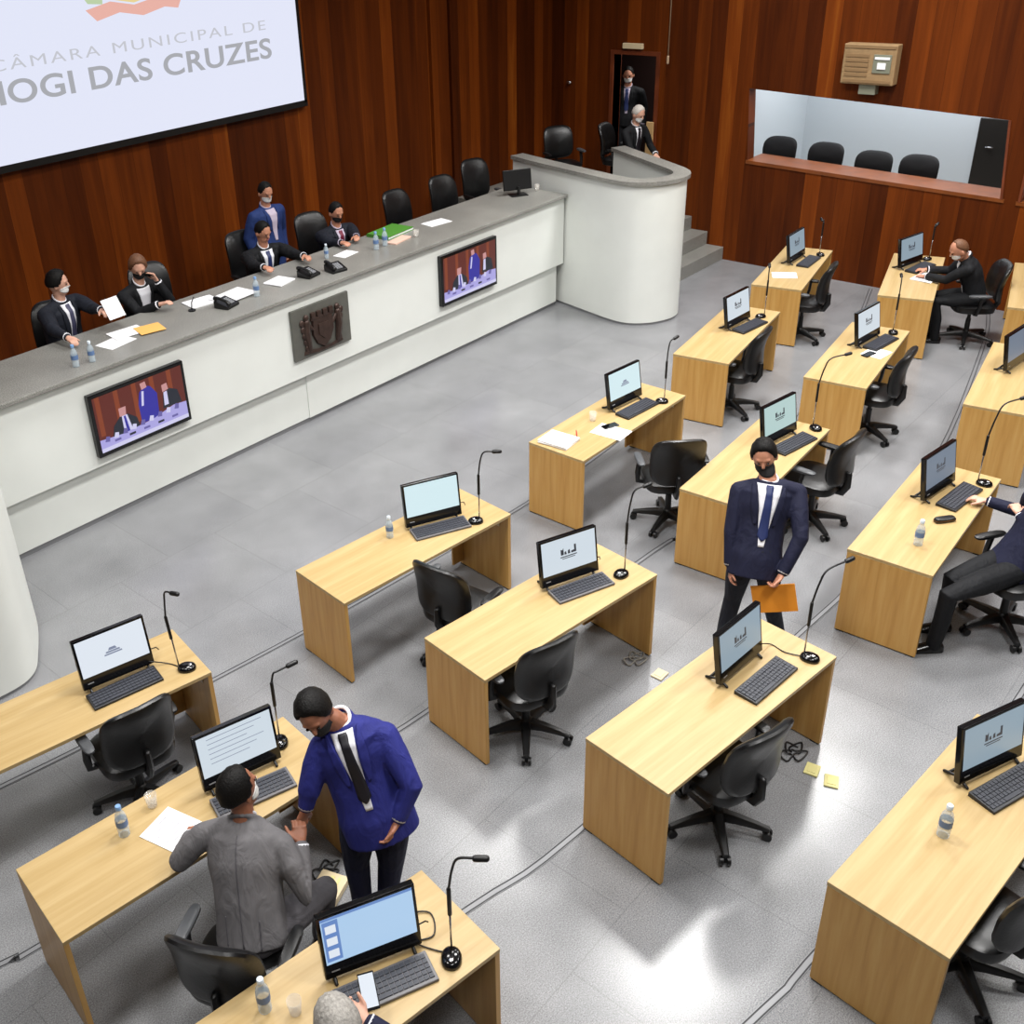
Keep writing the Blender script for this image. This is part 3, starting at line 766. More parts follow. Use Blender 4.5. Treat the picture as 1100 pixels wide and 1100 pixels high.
# ------------------------------------------------------------------ swivel chairs
def cushion(bm, a, b, z0, z1, e=.55, n=28, cy=0.0, crown=.012):
    R_ = []
    for s, z in ((.86, z0), (.97, z0 + .012), (1, (z0 + z1) / 2), (.97, z1 - .014), (.88, z1 - .002), (.5, z1 + crown)): R_.append(super_ring(a * s, b * s, e, n, z, 0, cy))
    loft(bm, R_)
def back_shell(bm, a, z0, z1, y, thick, curve, lean, e=.5, n=32):
    """rounded, concave backrest; outline is a superellipse in x-z"""
    zc, hz = (z0 + z1) / 2, (z1 - z0) / 2
    out = []
    for s, d in ((.0, -.5), (.5, -.5), (.86, -.45), (.97, -.25), (1.0, 0), (.97, .25), (.86, .45), (.5, .5), (.0, .5)):
        r = []
        s_ = max(s, .02)
        for p in super_ring(a * s_, hz * s_, e, n):
            x, z = p.x, p.y
            r.append(V((x, y + d * thick + curve * (x / a) ** 2 - lean * z - .05 * (z / hz) ** 2, zc + z)))
        out.append(r)
    loft(bm, out)
def make_chair(label, tall=0.0):
    t = thing('office_chair', label, 'chair', (0, 0, 0), 0, 'black swivel chairs at the desks')
    bm = B(); lathe(bm, [(.055, .07), (.06, .09), (.05, .13), (.03, .15), (.028, .30), (.02, .30), (.02, .42)]); obj('column', bm, M['black'], t, 'auto')
    for i in range(5):
        a = 2 * PI * i / 5 + .3
        bm = B(); rg = []
        for r, w, h, z in ((.03, .034, .034, .105), (.12, .030, .026, .104), (.24, .024, .018, .09), (.315, .02, .012, .078)):
            c = V((math.cos(a) * r, math.sin(a) * r, z)); s = V((-math.sin(a), math.cos(a), 0))
            rg.append([c + s * w * cx + V((0, 0, h * cz)) for cx, cz in ((-1, -1), (1, -1), (1, .4), (.6, 1), (-.6, 1), (-1, .4))])
        loft(bm, rg); lg = obj('leg', bm, M['black'], t, 'auto')
        bm = B(); c = V((math.cos(a) * .305, math.sin(a) * .305, .03)); s = V((-math.sin(a), math.cos(a), 0))
        for k in (-1, 1): tube(bm, [c + s * (k * .012), c + s * (k * .032)], .03, 14)
        tube(bm, [c, c + V((0, 0, .05))], .012); obj('caster', bm, M['black'], lg, 'auto')
    bm = B(); cushion(bm, .25, .24, .425, .52); obj('seat', bm, M['leather'], t, 'auto')
    bm = B(); box(bm, -.1, .1, -.12, .1, .395, .43, .006); tube(bm, [(0, -.12, .415), (0, -.25, .42), (0, -.29, .5), (0, -.285, .62)], .022, 8, True, 0, 1.6); obj('support_bar', bm, M['black'], t, 'auto')
    bm = B(); back_shell(bm, .245, .53, 1.02 + tall, -.245, .075, .045, .14); obj('backrest', bm, M['leather'], t, 'auto')
    for s in (-1, 1):
        bm = B(); tube(bm, [(s * .2, .02, .43), (s * .285, .02, .45), (s * .295, .0, .55), (s * .285, -.01, .665)], .018, 8, True, 0, 1.5)
        ar = obj('armrest', bm, M['black'], t, 'auto')
        bm = B(); R_ = [super_ring(.035 * q, .13 * q, .6, 20, z, s * .285, .01) for q, z in ((.9, .66), (1, .668), (1, .682), (.8, .69))]; loft(bm, R_); obj('pad', bm, M['padgrey'] if s < 0 else M['black'], ar, 'auto')
    return t
CH = dict(A1=(2.33, 5.0, -9, 'black swivel chair pushed under the desk at the left edge'), A2=(4.83, 4.33, -84, 'black swivel chair turned sideways between the second front-row desk and the next row'),
          A3=(7.52, 4.13, -46, 'black swivel chair turned away beside the desk with stacked papers'), B2=(4.47, 3.43, -15, 'black swivel chair under the desk left of the navy-suited man'), B3=(8.28, 3.12, -2, 'black swivel chair half hidden behind the standing navy-suited man'),
          C2=(4.58, 2.02, -15, 'black swivel chair under the large centre foreground desk'), A4=(10.0, 4.82, 6, 'black swivel chair at the fourth front-row desk, seen edge-on'), B4=(10.3, 3.43, 6, 'black swivel chair at the desk with phone on paper'),
          A5=(12.42, 5.15, 12, 'black swivel chair at the farthest front-row desk near the steps'), D2=(4.50, .56, -12, 'black swivel chair in the bottom right corner under the nearest desk'), B1=(1.80, 3.20, -62, 'black swivel chair the grey-suited man sits on'),
          C1=(1.62, 1.93, -10, 'black swivel chair of the phone holder at the bottom'), C3=(7.74, 1.34, 56, 'black swivel chair under the cut-off person at the right edge'), B5=(13.47, 3.50, 33, 'black swivel chair the bald masked man sits on'))
c0 = None
for k, (x, y, a, lab) in CH.items():
    if c0 is None:
        c0 = make_chair(lab); c0.location = (x, y, 0); c0.rotation_euler.z = R(a)
    else: dup(c0, (x, y, 0), R(a), lab)

# high-back chairs on the platform
def tall_chair(label, x, y, z, yaw, top=1.13, proto=[]):
    if proto:
        return dup(proto[0], (x, y, z), R(yaw), label)
    t = make_chair(label, .11); t['group'] = 'high-backed chairs behind the bench'
    t.name = 'high_back_chair'; t.location = (x, y, z); t.rotation_euler.z = R(yaw); proto.append(t); return t
tall_chair('empty black high-backed chair behind the green folder on the bench', 10.08, 9.70, .65, 178)
tall_chair('empty black high-backed chair behind the white sheet on the bench', 11.0, 9.70, .65, 172)
tall_chair('empty black chair partly hidden behind the black monitor on the bench', 12.0, 9.98, .65, 165)
tall_chair('black high-backed chair of the leftmost bench member', 4.72, 9.62, .65, 150)
tall_chair('black high-backed chair of the brown-haired member covering the face', 6.12, 9.85, .65, 168)
tall_chair('black high-backed chair of the man writing at the bench centre', 7.60, 9.95, .65, 176)
tall_chair('black high-backed chair of the man with the maroon tie', 8.62, 9.85, .65, 172)
dup(c0, (13.5, 9.62, 1.0), R(150), 'empty black chair with bright glints standing above the pulpit ledge', 'black chairs on the landing')
dup(c0, (14.2, 9.06, 1.0), R(190), 'black chair of the white-haired man near the doorway', 'black chairs on the landing')

# chairs in the press room
def press_chair(y, z, lab, proto=[]):
    if proto: return dup(proto[0], (XR + .66, y, z), R(90), lab)
    t = thing('press_chair', lab, 'chair', (XR + .66, y, z), R(90), 'chairs behind the press window')
    bm = B(); cushion(bm, .25, .23, .42, .49); obj('seat', bm, M['fabricblack'], t, 'auto')
    bm = B(); back_shell(bm, .27, .62, 1.0, -.21, .06, .03, .12, .62); obj('backrest', bm, M['fabricblack'], t, 'auto')
    bm = B(); tube(bm, [(0, -.1, .41), (0, -.25, .42), (0, -.26, .72)], .02, 8); obj('spine', bm, M['black'], t, True)
    for sx in (-1, 1):
        for sy in (-1, 1):
            bm = B(); tube(bm, [(sx * .2, sy * .18, .42), (sx * .23, sy * .22, 0)], .014, 8); obj('leg', bm, M['black'], t, True)
    proto.append(t); return t
press_chair(7.16, .74, 'leftmost black chair behind the press window')
press_chair(6.44, .72, 'second black chair from the left behind the press window')
press_chair(5.73, .67, 'third black chair from the left behind the press window')
press_chair(5.10, .68, 'rightmost black chair behind the press window, nearest dark door')

# ------------------------------------------------------------------ small things on desks
def bottle(x, y, z, label, blue=False, s=1.0, group='water bottles'):
    t = thing('water_bottle', label, 'bottle', (x, y, z), 0, group)
    bm = B(); lathe(bm, [(r * s, q * s) for r, q in ((.026, .0), (.032, .004), (.033, .06), (.031, .065), (.033, .07), (.033, .13), (.028, .155), (.016, .178), (.013, .185), (.013, .195))], 16); obj('body', bm, M['bottle'], t, 'auto')
    bm = B(); lathe(bm, [(.0337 * s, .075 * s), (.0337 * s, .118 * s)], 16, cap=False); obj('wrapper', bm, M['label'], t, True)
    bm = B(); lathe(bm, [(.0165 * s, .19 * s), (.0165 * s, .214 * s), (.014 * s, .217 * s)], 14); obj('cap', bm, M['capblue'] if blue else M['cap'], t, 'auto')
bottle(1.773, 4.147, .75, "water bottle standing on the grey-suited man's desk", True, 1.0)
bottle(4.901, 5.118, .75, 'clear water bottle on the second front-row desk from the left', False, .9)
bottle(7.303, 1.919, .75, 'clear water bottle on the desk at the right edge')
bottle(4.62, .807, .75, 'water bottle with blue label on the bottom right desk')
bottle(1.619, 2.75, .75, "water bottle on the phone holder's desk at the bottom")
def cup(x, y, z, label, h=.09):
    bm = B(); lathe(bm, [(.026, 0), (.028, .003), (.036, h), (.034, h), (.0255, .006)], 16)
    tag(obj('cup', bm, M['cup'], None, True), label, 'cup', 'clear plastic cups').location = (x, y, z)
cup(1.995, 4.199, .75, 'clear plastic cup by the white sheet on the grey-suited man\'s desk')
cup(7.60, 5.03, .75, 'clear plastic cup on the desk with stacked papers')
cup(1.70, 2.63, .75, 'clear plastic cup beside the bottle on the bottom desk')
cup(9.068, 8.627, 1.6, 'clear cup beside the green folder on the bench')
def sheet(x, y, z, w, d, yaw, label, m='paper', n=1, name='paper_sheet', cat='paper', lines=True, group=None):
    t = thing(name, label, cat, (x, y, z), R(yaw), group)
    bm = B()
    for i in range(n):
        a = random.uniform(-3, 3) if i else 0
        box(bm, -w / 2, w / 2, -d / 2, d / 2, i * .004 + .001, i * .004 + .0045, 0, 0, Matrix.Rotation(R(a), 4, 'Z') @ Matrix.Translation((random.uniform(-.006, .006) if i else 0, 0, 0)))
    obj('sheet', bm, M[m], t)
    if lines:
        bm = B(); zz = n * .004 + .0012
        for i in range(7):
            y0 = d * (.36 - i * .1); box(bm, -w * .36, w * (.36 - .08 * (i % 3)), y0, y0 + d * .012, zz, zz + .0004)
        obj('print', bm, M['ink'], t)
sheet(1.97, 3.945, .75, .24, .31, 14, "white sheet under the grey-suited man's arm")
sheet(7.061, 5.034, .75, .25, .30, 6, 'thick stack of white papers on the desk near the bench', n=7, name='paper_stack', lines=False)
sheet(7.50, 4.76, .75, .23, .32, 4, 'white sheet under the phone beside the stacked papers')
sheet(12.50, 5.47, .75, .22, .30, 30, 'folded white printed sheet on the farthest front-row desk')
sheet(13.327, 4.03, .75, .33, .25, -4, "white papers under the bald man's hands", n=3)
sheet(10.69, 3.585, .75, .25, .22, -6, 'white sheet under the phone on the desk before the bald man')
def phone(x, y, z, yaw, label, lit=False, rot=None, mtx=None):
    t = thing('phone', label, 'phone', (x, y, z), R(yaw))
    bm = B(); box(bm, -.038, .038, -.08, .08, 0, .009, .003); obj('body', bm, M['glossblack'], t)
    bm = B(); box(bm, -.034, .034, -.068 if lit else -.075, .072 if lit else .075, .0088, .0094); obj('screen', bm, SCR['white'] if lit else M['glossblack'], t)
    return t
phone(7.59, 4.83, .756, 70, 'dark phone lying on the sheet beside the stacked papers')
phone(10.60, 3.63, .756, 78, 'dark phone lying on a sheet before the bald man')
t = thing('glasses_case', 'small dark brown case on the desk at the right edge', 'case', (7.755, 1.885, .75), R(-38))
bm = B(); R_ = [super_ring(.085 * s, .032 * s, .5, 24, z) for s, z in ((.94, 0), (1, .006), (1, .022), (.92, .032), (.6, .036))]; loft(bm, R_); obj('shell', bm, M['black'], t, 'auto')
bm = B(); R_ = [super_ring(.086, .033, .5, 24, z) for z in (.016, .019)]; loft(bm, R_); obj('seam', bm, M['sill'], t, 'auto')
bm = B(); tube(bm, [(7.24, 4.96, .755), (7.33, 5.03, .755)], .005, 8, True); tag(obj('pen', bm, M['redpen'], None, True), 'small red pen beside the stacked papers', 'pen')

# cables and floor boxes
def cable(pts, label, m='cable', r=.006):
    bm = B(); tube(bm, catmull(pts, 6), r, 6); tag(obj('cable', bm, M[m], None, True), label, 'cable', 'cables on floor and desks')
def coil(cx, cy, s, z=.008):
    out = []
    for i in range(15):
        a = i * 1.05; rr = s * (.55 + .45 * math.sin(i * 1.7)); out.append((cx + math.cos(a) * rr, cy + math.sin(a) * rr * .7, z + .006 * (i % 3)))
    return out
cable(coil(5.46, 1.93, .13), 'tangled black cables on the floor at the right end of the large centre desk')
cable(coil(5.63, 3.27, .12), 'tangled cables on the floor at the right end of the second-row desk', 'cablegrey')
cable(coil(2.72, 3.62, .11), "tangled black cables at the right end of the grey-suited man's desk")
cable([(2.30, 2.56, .81), (2.40, 2.60, .77), (2.50, 2.52, .757), (2.42, 2.42, .757), (2.33, 2.46, .757), (2.36, 2.36, .757), (2.40, 2.29, .757)], 'black cable looping beside the bottom computer', 'cable', .004)
cable([(2.70, 5.25, .81), (2.80, 5.2, .757), (2.83, 5.12, .757), (2.84, 5.08, .757)], 'black cable beside the computer at the left edge', 'cable', .004)
cable([(5.42, 2.23, .81), (5.52, 2.2, .757), (5.50, 2.1, .757), (5.53, 2.0, .757)], 'black cable beside the computer on the large centre desk', 'cable', .004)
def floorbox(x, y, yaw, label, m='yellow'):
    t = thing('floor_box', label, 'floor socket', (x, y, 0), R(yaw), 'floor sockets')
    bm = B(); box(bm, -.055, .055, -.045, .045, 0, .012, .003); obj('plate', bm, M[m], t)
    bm = B(); box(bm, -.035, .035, -.028, .028, .011, .016, .002); obj('lid', bm, M[m], t)
floorbox(5.381, 1.632, 20, 'yellow floor socket farther from the large centre desk')
floorbox(5.40, 1.77, 10, 'yellow floor socket nearest the cables by the large centre desk')
floorbox(5.60, 3.04, 0, 'pale floor socket by the second-row desk, left of the navy-suited man', 'cream')
t = thing('cable_box', 'cream box on the floor between the two men shaking hands', 'box', (2.62, 3.50, 0), R(20))
bm = B(); box(bm, -.12, .12, -.09, .09, 0, .05, .006); obj('body', bm, M['cream'], t)
bm = B(); box(bm, -.09, .09, -.012, .012, .049, .056); box(bm, -.09, .09, -.05, -.035, .049, .054); obj('lid_ribs', bm, M['yellow'], t)

# ------------------------------------------------------------------ things on the bench counter
Z = 1.60
bottle(4.27, 8.47, Z, 'left one of two bottles before the leftmost bench member', True, 1.0)
bottle(4.43, 8.45, Z, 'right one of two bottles before the leftmost bench member', False, .95)
bottle(6.52, 8.58, Z, 'bottle at the end of the white papers, bench centre', True)
bottle(8.43, 8.68, Z, 'left bottle of the pair beside the green folder', True)
bottle(8.60, 8.70, Z, 'right bottle of the pair beside the green folder', True)
bottle(7.86, 8.93, Z, 'small bottle before the man with the maroon tie', False, .8)
sheet(4.84, 8.69, Z, .32, .24, 10, 'white sheet on the bench nearest the leftmost member', lines=False)
sheet(5.05, 8.82, Z + .006, .34, .24, -6, 'second white sheet beside the orange one on the bench', lines=False)
sheet(5.24, 8.70, Z + .012, .26, .24, -14, 'orange sheet on the bench left of the covered-face member', 'orangelight', lines=False)
sheet(6.05, 8.93, Z, .34, .26, -8, 'white papers before the brown-haired member, back pile', n=3, lines=False, name='paper_stack')
sheet(6.36, 8.78, Z + .014, .44, .30, 4, 'spread white papers under the dark telephone on the bench', n=2, lines=False, name='paper_stack')
sheet(6.97, 8.74, Z, .26, .24, 12, 'white papers before the man writing at the bench centre', n=4, lines=False, name='paper_stack')
sheet(8.10, 8.86, Z, .26, .18, 8, 'white sheet before the man with the maroon tie', lines=False)
sheet(9.68, 8.84, Z, .34, .22, -8, 'white sheet alone on the bench right of the green folder', lines=False)
t = thing('folder', 'green folder lying on the bench', 'folder', (9.02, 9.02, Z), R(6))
bm = B(); box(bm, -.26, .26, -.17, .17, 0, .006); box(bm, -.26, .26, -.17, .17, .03, .036); box(bm, -.26, -.25, -.17, .17, 0, .036); obj('cover', bm, M['green'], t)
bm = B(); box(bm, -.245, .255, -.165, .165, .006, .03); obj('pages', bm, M['paper'], t)
t = thing('booklet', 'pale pink booklet in front of the green folder', 'booklet', (8.84, 8.70, Z), R(10))
bm = B(); box(bm, -.17, .17, -.07, .07, 0, .02, .003); obj('cover', bm, M['pink'], t)
def desk_phone(x, y, yaw, label, z=1.60):
    t = thing('telephone', label, 'telephone', (x, y, z), R(yaw))
    bm = B(); vs = box(bm, -.10, .10, -.09, .09, 0, .03, .006)
    for v in bm.verts:
        if v.co.z > .015: v.co.z += (v.co.y + .09) * .28
    obj('body', bm, M['black'], t)
    bm = B(); tube(bm, [(-.07, -.085, .06), (-.07, -.06, .085), (-.07, .05, .11), (-.07, .085, .10)], [.024, .016, .016, .024], 10, True); obj('handset', bm, M['black'], t, True)
    bm = B()
    for i in range(3):
        for j in range(4): box(bm, -.02 + i * .028, .0 + i * .028, -.06 + j * .028, -.042 + j * .028, .03 + (j * .028 + .03) * .28, .045 + (j * .028 + .03) * .28)
    obj('keypad', bm, M['grey_plastic'], t)
desk_phone(6.13, 8.60, 15, 'dark telephone by the papers before the covered-face member', 1.6)
desk_phone(7.30, 8.62, 10, 'dark telephone before the man writing at the bench centre')
desk_phone(7.60, 8.50, -10, 'low dark telephone before the maroon-tied man, nearest counter edge')
t = thing('table_microphone', 'small dark table microphone before the covered-face member', 'microphone', (5.83, 8.80, Z))
bm = B(); lathe(bm, [(.04, 0), (.04, .012), (.02, .02)]); obj('base', bm, M['black'], t, 'auto')
bm = B(); tube(bm, [(0, 0, .015), (.01, .0, .09), (.05, .01, .13)], .006, 8, True); obj('stem', bm, M['black'], t, True)
t = thing('monitor', 'black monitor standing on the bench beside the rounded pulpit', 'monitor', (11.30, 8.80, Z), R(-32))
bm = B(); box(bm, -.20, .20, -.018, .018, .07, .34, .006, 0, Matrix.Rotation(R(-10), 4, 'X')); obj('casing', bm, M['black'], t)
bm = B(); box(bm, -.19, .19, .0185, .02, .085, .325, 0, 0, Matrix.Rotation(R(-10), 4, 'X')); obj('screen', bm, M['glossblack'], t)
bm = B(); box(bm, -.12, .12, -.09, .09, 0, .012, .004); tube(bm, [(0, -.02, .01), (0, -.03, .12)], .022, 10); obj('stand', bm, M['black'], t, 'auto')
cup(11.62, 8.72, Z, 'clear cup on the bench right of the black monitor')

# ------------------------------------------------------------------ people
POSE = {
    'blue': dict(front=(-0.73, -0.68, 0), hip=(2.684, 3.077, 0.95), neck=(2.677, 3.271, 1.45), head=(2.553, 3.316, 1.564), shR=(2.573, 3.325, 1.33), shL=(2.821, 3.103, 1.37), elR=(2.447, 3.315, 1.1), elL=(2.795, 2.894, 1.14), wrR=(2.405, 3.312, 1.0), wrL=(2.687, 2.906, 0.97), knL=(2.751, 3.055, 0.5), knR=(2.625, 3.202, 0.5), anL=(2.689, 3.076, 0.08), anR=(2.59, 3.143, 0.08)),
    'gray': dict(front=(0.8, 0.6, 0), hip=(1.911, 3.223, 0.6), neck=(2.106, 3.44, 1.1), head=(2.12, 3.464, 1.29), shL=(1.946, 3.591, 1.02), shR=(2.167, 3.236, 1.02), elL=(1.81, 3.649, 0.88), elR=(2.134, 3.047, 0.8), wrL=(1.989, 3.815, 0.8), wrR=(2.269, 3.204, 0.95), knL=(2.152, 3.511, 0.5), knR=(2.374, 3.182, 0.52), anL=(2.171, 3.674, 0.08), anR=(2.382, 3.289, 0.08)),
    'navy': dict(front=(-0.88, -0.48, 0), hip=(6.164, 2.66, 0.95), neck=(6.359, 2.716, 1.45), head=(6.389, 2.793, 1.63), shL=(6.476, 2.548, 1.38), shR=(6.255, 2.875, 1.38), elL=(6.292, 2.408, 1.12), elR=(6.118, 2.839, 1.1), wrL=(6.138, 2.442, 0.88), wrR=(6.036, 2.786, 0.86), knL=(6.356, 2.604, 0.5), knR=(6.194, 2.805, 0.5), anL=(6.516, 2.559, 0.08), anR=(6.198, 2.857, 0.08)),
    'P1': dict(front=(0.301, -0.954, 0.0), hip=(4.789, 9.626, 1.2), neck=(4.804, 9.579, 1.865), head=(4.813, 9.55, 2.055), shL=(5.017, 9.651, 1.796), shR=(4.587, 9.516, 1.796), elL=(5.028, 9.365, 1.753), elR=(4.511, 9.251, 1.704), wrL=(4.986, 9.107, 1.799), wrR=(4.508, 8.987, 1.691), knL=(5.02, 9.259, 1.16), knR=(4.81, 9.193, 1.16), anL=(5.005, 9.307, 0.73), anR=(4.795, 9.24, 0.73)),
    'P2': dict(front=(0.1, -0.995, 0.0), hip=(5.698, 9.649, 1.2), neck=(5.71, 9.53, 1.794), head=(5.713, 9.5, 1.984), shL=(5.933, 9.566, 1.726), shR=(5.485, 9.521, 1.726), elL=(5.929, 9.317, 1.578), elR=(5.492, 9.27, 1.581), wrL=(5.83, 9.36, 1.82), wrR=(5.62, 9.06, 1.68), knL=(5.849, 9.242, 1.16), knR=(5.631, 9.22, 1.16), anL=(5.844, 9.292, 0.73), anR=(5.626, 9.27, 0.73)),
    'P4': dict(front=(-0.1, -0.995, 0.0), hip=(7.468, 9.679, 1.2), neck=(7.458, 9.58, 1.74), head=(7.455, 9.55, 1.93), shL=(7.683, 9.57, 1.671), shR=(7.235, 9.615, 1.671), elL=(7.676, 9.282, 1.635), elR=(7.113, 9.354, 1.636), wrL=(7.607, 9.03, 1.679), wrR=(7.067, 9.096, 1.678), knL=(7.535, 9.25, 1.16), knR=(7.316, 9.272, 1.16), anL=(7.54, 9.3, 0.73), anR=(7.321, 9.322, 0.73)),
    'P5': dict(front=(-0.1, -0.995, 0.0), hip=(8.641, 9.679, 1.2), neck=(8.631, 9.58, 1.698), head=(8.628, 9.55, 1.888), shL=(8.856, 9.571, 1.63), shR=(8.409, 9.616, 1.63), elL=(8.708, 9.324, 1.598), elR=(8.296, 9.35, 1.608), wrL=(8.54, 9.128, 1.659), wrR=(8.26, 9.092, 1.661), knL=(8.709, 9.25, 1.16), knR=(8.49, 9.272, 1.16), anL=(8.714, 9.3, 0.73), anR=(8.495, 9.322, 0.73)),
    'P3': dict(front=(0.05, -0.999, 0.0), hip=(7.957, 10.08, 1.567), neck=(7.957, 10.08, 2.025), head=(7.959, 10.05, 2.21), shL=(8.162, 10.09, 1.955), shR=(7.753, 10.07, 1.955), elL=(8.228, 10.159, 1.681), elR=(7.68, 10.131, 1.681), wrL=(8.212, 10.093, 1.425), wrR=(7.703, 10.067, 1.425), knL=(8.058, 10.065, 1.138), knR=(7.858, 10.055, 1.138), anL=(8.067, 10.085, 0.73), anR=(7.847, 10.074, 0.73)),
    'P6': dict(front=(-0.914, -0.406, 0.0), hip=(15.187, 9.593, 1.926), neck=(15.187, 9.593, 2.391), head=(15.16, 9.581, 2.576), shL=(15.271, 9.405, 2.321), shR=(15.104, 9.78, 2.321), elL=(15.359, 9.369, 2.047), elR=(15.136, 9.87, 2.047), wrL=(15.291, 9.36, 1.791), wrR=(15.084, 9.826, 1.791), knL=(15.21, 9.493, 1.493), knR=(15.129, 9.676, 1.493), anL=(15.232, 9.492, 1.08), anR=(15.143, 9.693, 1.08)),
    'P7': dict(front=(-0.196, -0.981, 0.0), hip=(14.12, 8.817, 1.52), neck=(14.14, 8.777, 2.038), head=(14.12, 8.717, 2.228), shL=(14.333, 8.743, 1.968), shR=(13.941, 8.822, 1.968), elL=(14.398, 8.655, 1.699), elR=(13.913, 8.69, 1.711), wrL=(14.24, 8.457, 1.62), wrR=(14.0, 8.457, 1.62), knL=(14.145, 8.384, 1.48), knR=(13.93, 8.427, 1.48), anL=(14.155, 8.433, 1.08), anR=(13.94, 8.476, 1.08)),
    'P8': dict(front=(-0.399, 0.917, 0.0), hip=(13.45, 3.48, 0.58), neck=(13.36, 3.64, 1.07), head=(13.174, 3.731, 1.25), shL=(13.198, 3.543, 1.004), shR=(13.546, 3.694, 1.004), elL=(13.194, 3.764, 0.817), elR=(13.646, 3.867, 0.794), wrL=(13.26, 4.02, 0.8), wrR=(13.52, 4.1, 0.8), knL=(13.182, 3.821, 0.54), knR=(13.383, 3.909, 0.54), anL=(13.202, 3.775, 0.08), anR=(13.403, 3.863, 0.08)),
    'P12': dict(front=(0.349, 0.937, 0.0), hip=(1.6, 1.95, 0.58), neck=(1.6, 2.08, 1.07), head=(1.595, 2.172, 1.22), shL=(1.413, 2.132, 1.002), shR=(1.787, 1.992, 1.002), elL=(1.265, 2.199, 0.762), elR=(1.916, 2.069, 0.754), wrL=(1.45, 2.38, 0.82), wrR=(1.84, 2.3, 0.86), knL=(1.643, 2.382, 0.54), knR=(2.0, 2.13, 0.56), anL=(1.626, 2.335, 0.08), anR=(2.02, 2.2, 0.08)),
    'P13': dict(front=(-0.64, 0.77, 0), hip=(7.7, 1.38, 0.58), neck=(7.9, 1.22, 1.08), head=(7.9, 1.26, 1.29), shR=(8.06, 1.4, 1.02), shL=(7.78, 1.04, 1.02), knR=(7.298, 1.643, 0.56), knL=(7.084, 1.594, 0.55), anR=(7.425, 1.668, 0.08), anL=(7.133, 1.626, 0.08), elR=(8.204, 1.458, 0.775), wrR=(8.17, 1.72, 0.8), elL=(7.7, 1.249, 0.836), wrL=(7.88, 1.42, 0.93)),
}
def lerp_prof(prof, t):
    for (t0, a0, b0), (t1, a1, b1) in zip(prof, prof[1:]):
        if t <= t1:
            k = max(0, min(1, (t - t0) / (t1 - t0))); k = k * k * (3 - 2 * k)
            return a0 + (a1 - a0) * k, b0 + (b1 - b0) * k
    return prof[-1][1:]
def hand(bm, w, d, nrm_, side, curl, s=1.0):
    """palm plus five fingers; d = forearm direction, nrm_ = palm facing, side = +1 right hand"""
    d = d.normalized(); n = (nrm_ - d * nrm_.dot(d)).normalized(); x = d.cross(n) * side      # towards the thumb
    c0 = w - d * .02
    R_ = [ringp(w + d * (k * s) + n * (.004 * j), x * (a * s), n * (b * s), 12) for j, (k, a, b) in enumerate(((-.02, .027, .021), (.01, .030, .020), (.045, .040, .017), (.08, .042, .015), (.095, .036, .012)))]
    loft(bm, R_)
    for i, (off, ln, r) in enumerate(((.030, .070, .0092), (.010, .078, .0095), (-.011, .072, .0092), (-.030, .056, .0082))):
        p = w + d * (.078 * s) + x * (off * s); dirv = (d + x * (off * 1.2)).normalized(); pts = [p]; ang = 0
        for seg, fr in enumerate((.42, .33, .25)):
            ang = curl * (.7, 1.6, 2.3)[seg] * (1 + .06 * i)
            v = dirv * math.cos(ang) + n * math.sin(ang)
            pts.append(pts[-1] + v * (ln * fr * s * 1.05))
        tube(bm, pts, [r * s, r * s * .97, r * s * .9, r * s * .78], 8, True)
    p = w + d * (.022 * s) + x * (.026 * s); v1 = (x * .75 + d * .62 + n * .28).normalized(); v2 = (x * .32 + d * .86 + n * .42).normalized()
    tube(bm, [p - v1 * .012, p + v1 * (.034 * s), p + v1 * (.034 * s) + v2 * (.032 * s), p + v1 * (.034 * s) + v2 * (.055 * s)], [.015 * s, .0125 * s, .0105 * s, .0085 * s], 8, True)
def patch(bvh, fn, nu, nv, off, thick=.004):
    bm = B(); g0 = []; g1 = []
    for j in range(nv + 1):
        a = []; b = []
        for i in range(nu + 1):
            o, d = fn(i / nu * 2 - 1, j / nv)
            hit = bvh.ray_cast(o, d, 2.0)
            p = hit[0]
            if p is None: p = o + d * .45
            a.append(bm.verts.new(p - d * off)); b.append(bm.verts.new(p - d * (off - thick - .004)))
        g0.append(a); g1.append(b)
    for j in range(nv):
        for i in range(nu):
            bm.faces.new((g0[j][i], g0[j][i + 1], g0[j + 1][i + 1], g0[j + 1][i])); bm.faces.new((g1[j][i], g1[j + 1][i], g1[j + 1][i + 1], g1[j][i + 1]))
    for j in range(nv):
        bm.faces.new((g0[j][0], g0[j + 1][0], g1[j + 1][0], g1[j][0])); bm.faces.new((g0[j][nu], g1[j][nu], g1[j + 1][nu], g0[j + 1][nu]))
    for i in range(nu):
        bm.faces.new((g0[0][i], g1[0][i], g1[0][i + 1], g0[0][i + 1])); bm.faces.new((g0[nv][i], g0[nv][i + 1], g1[nv][i + 1], g1[nv][i]))
    return bm
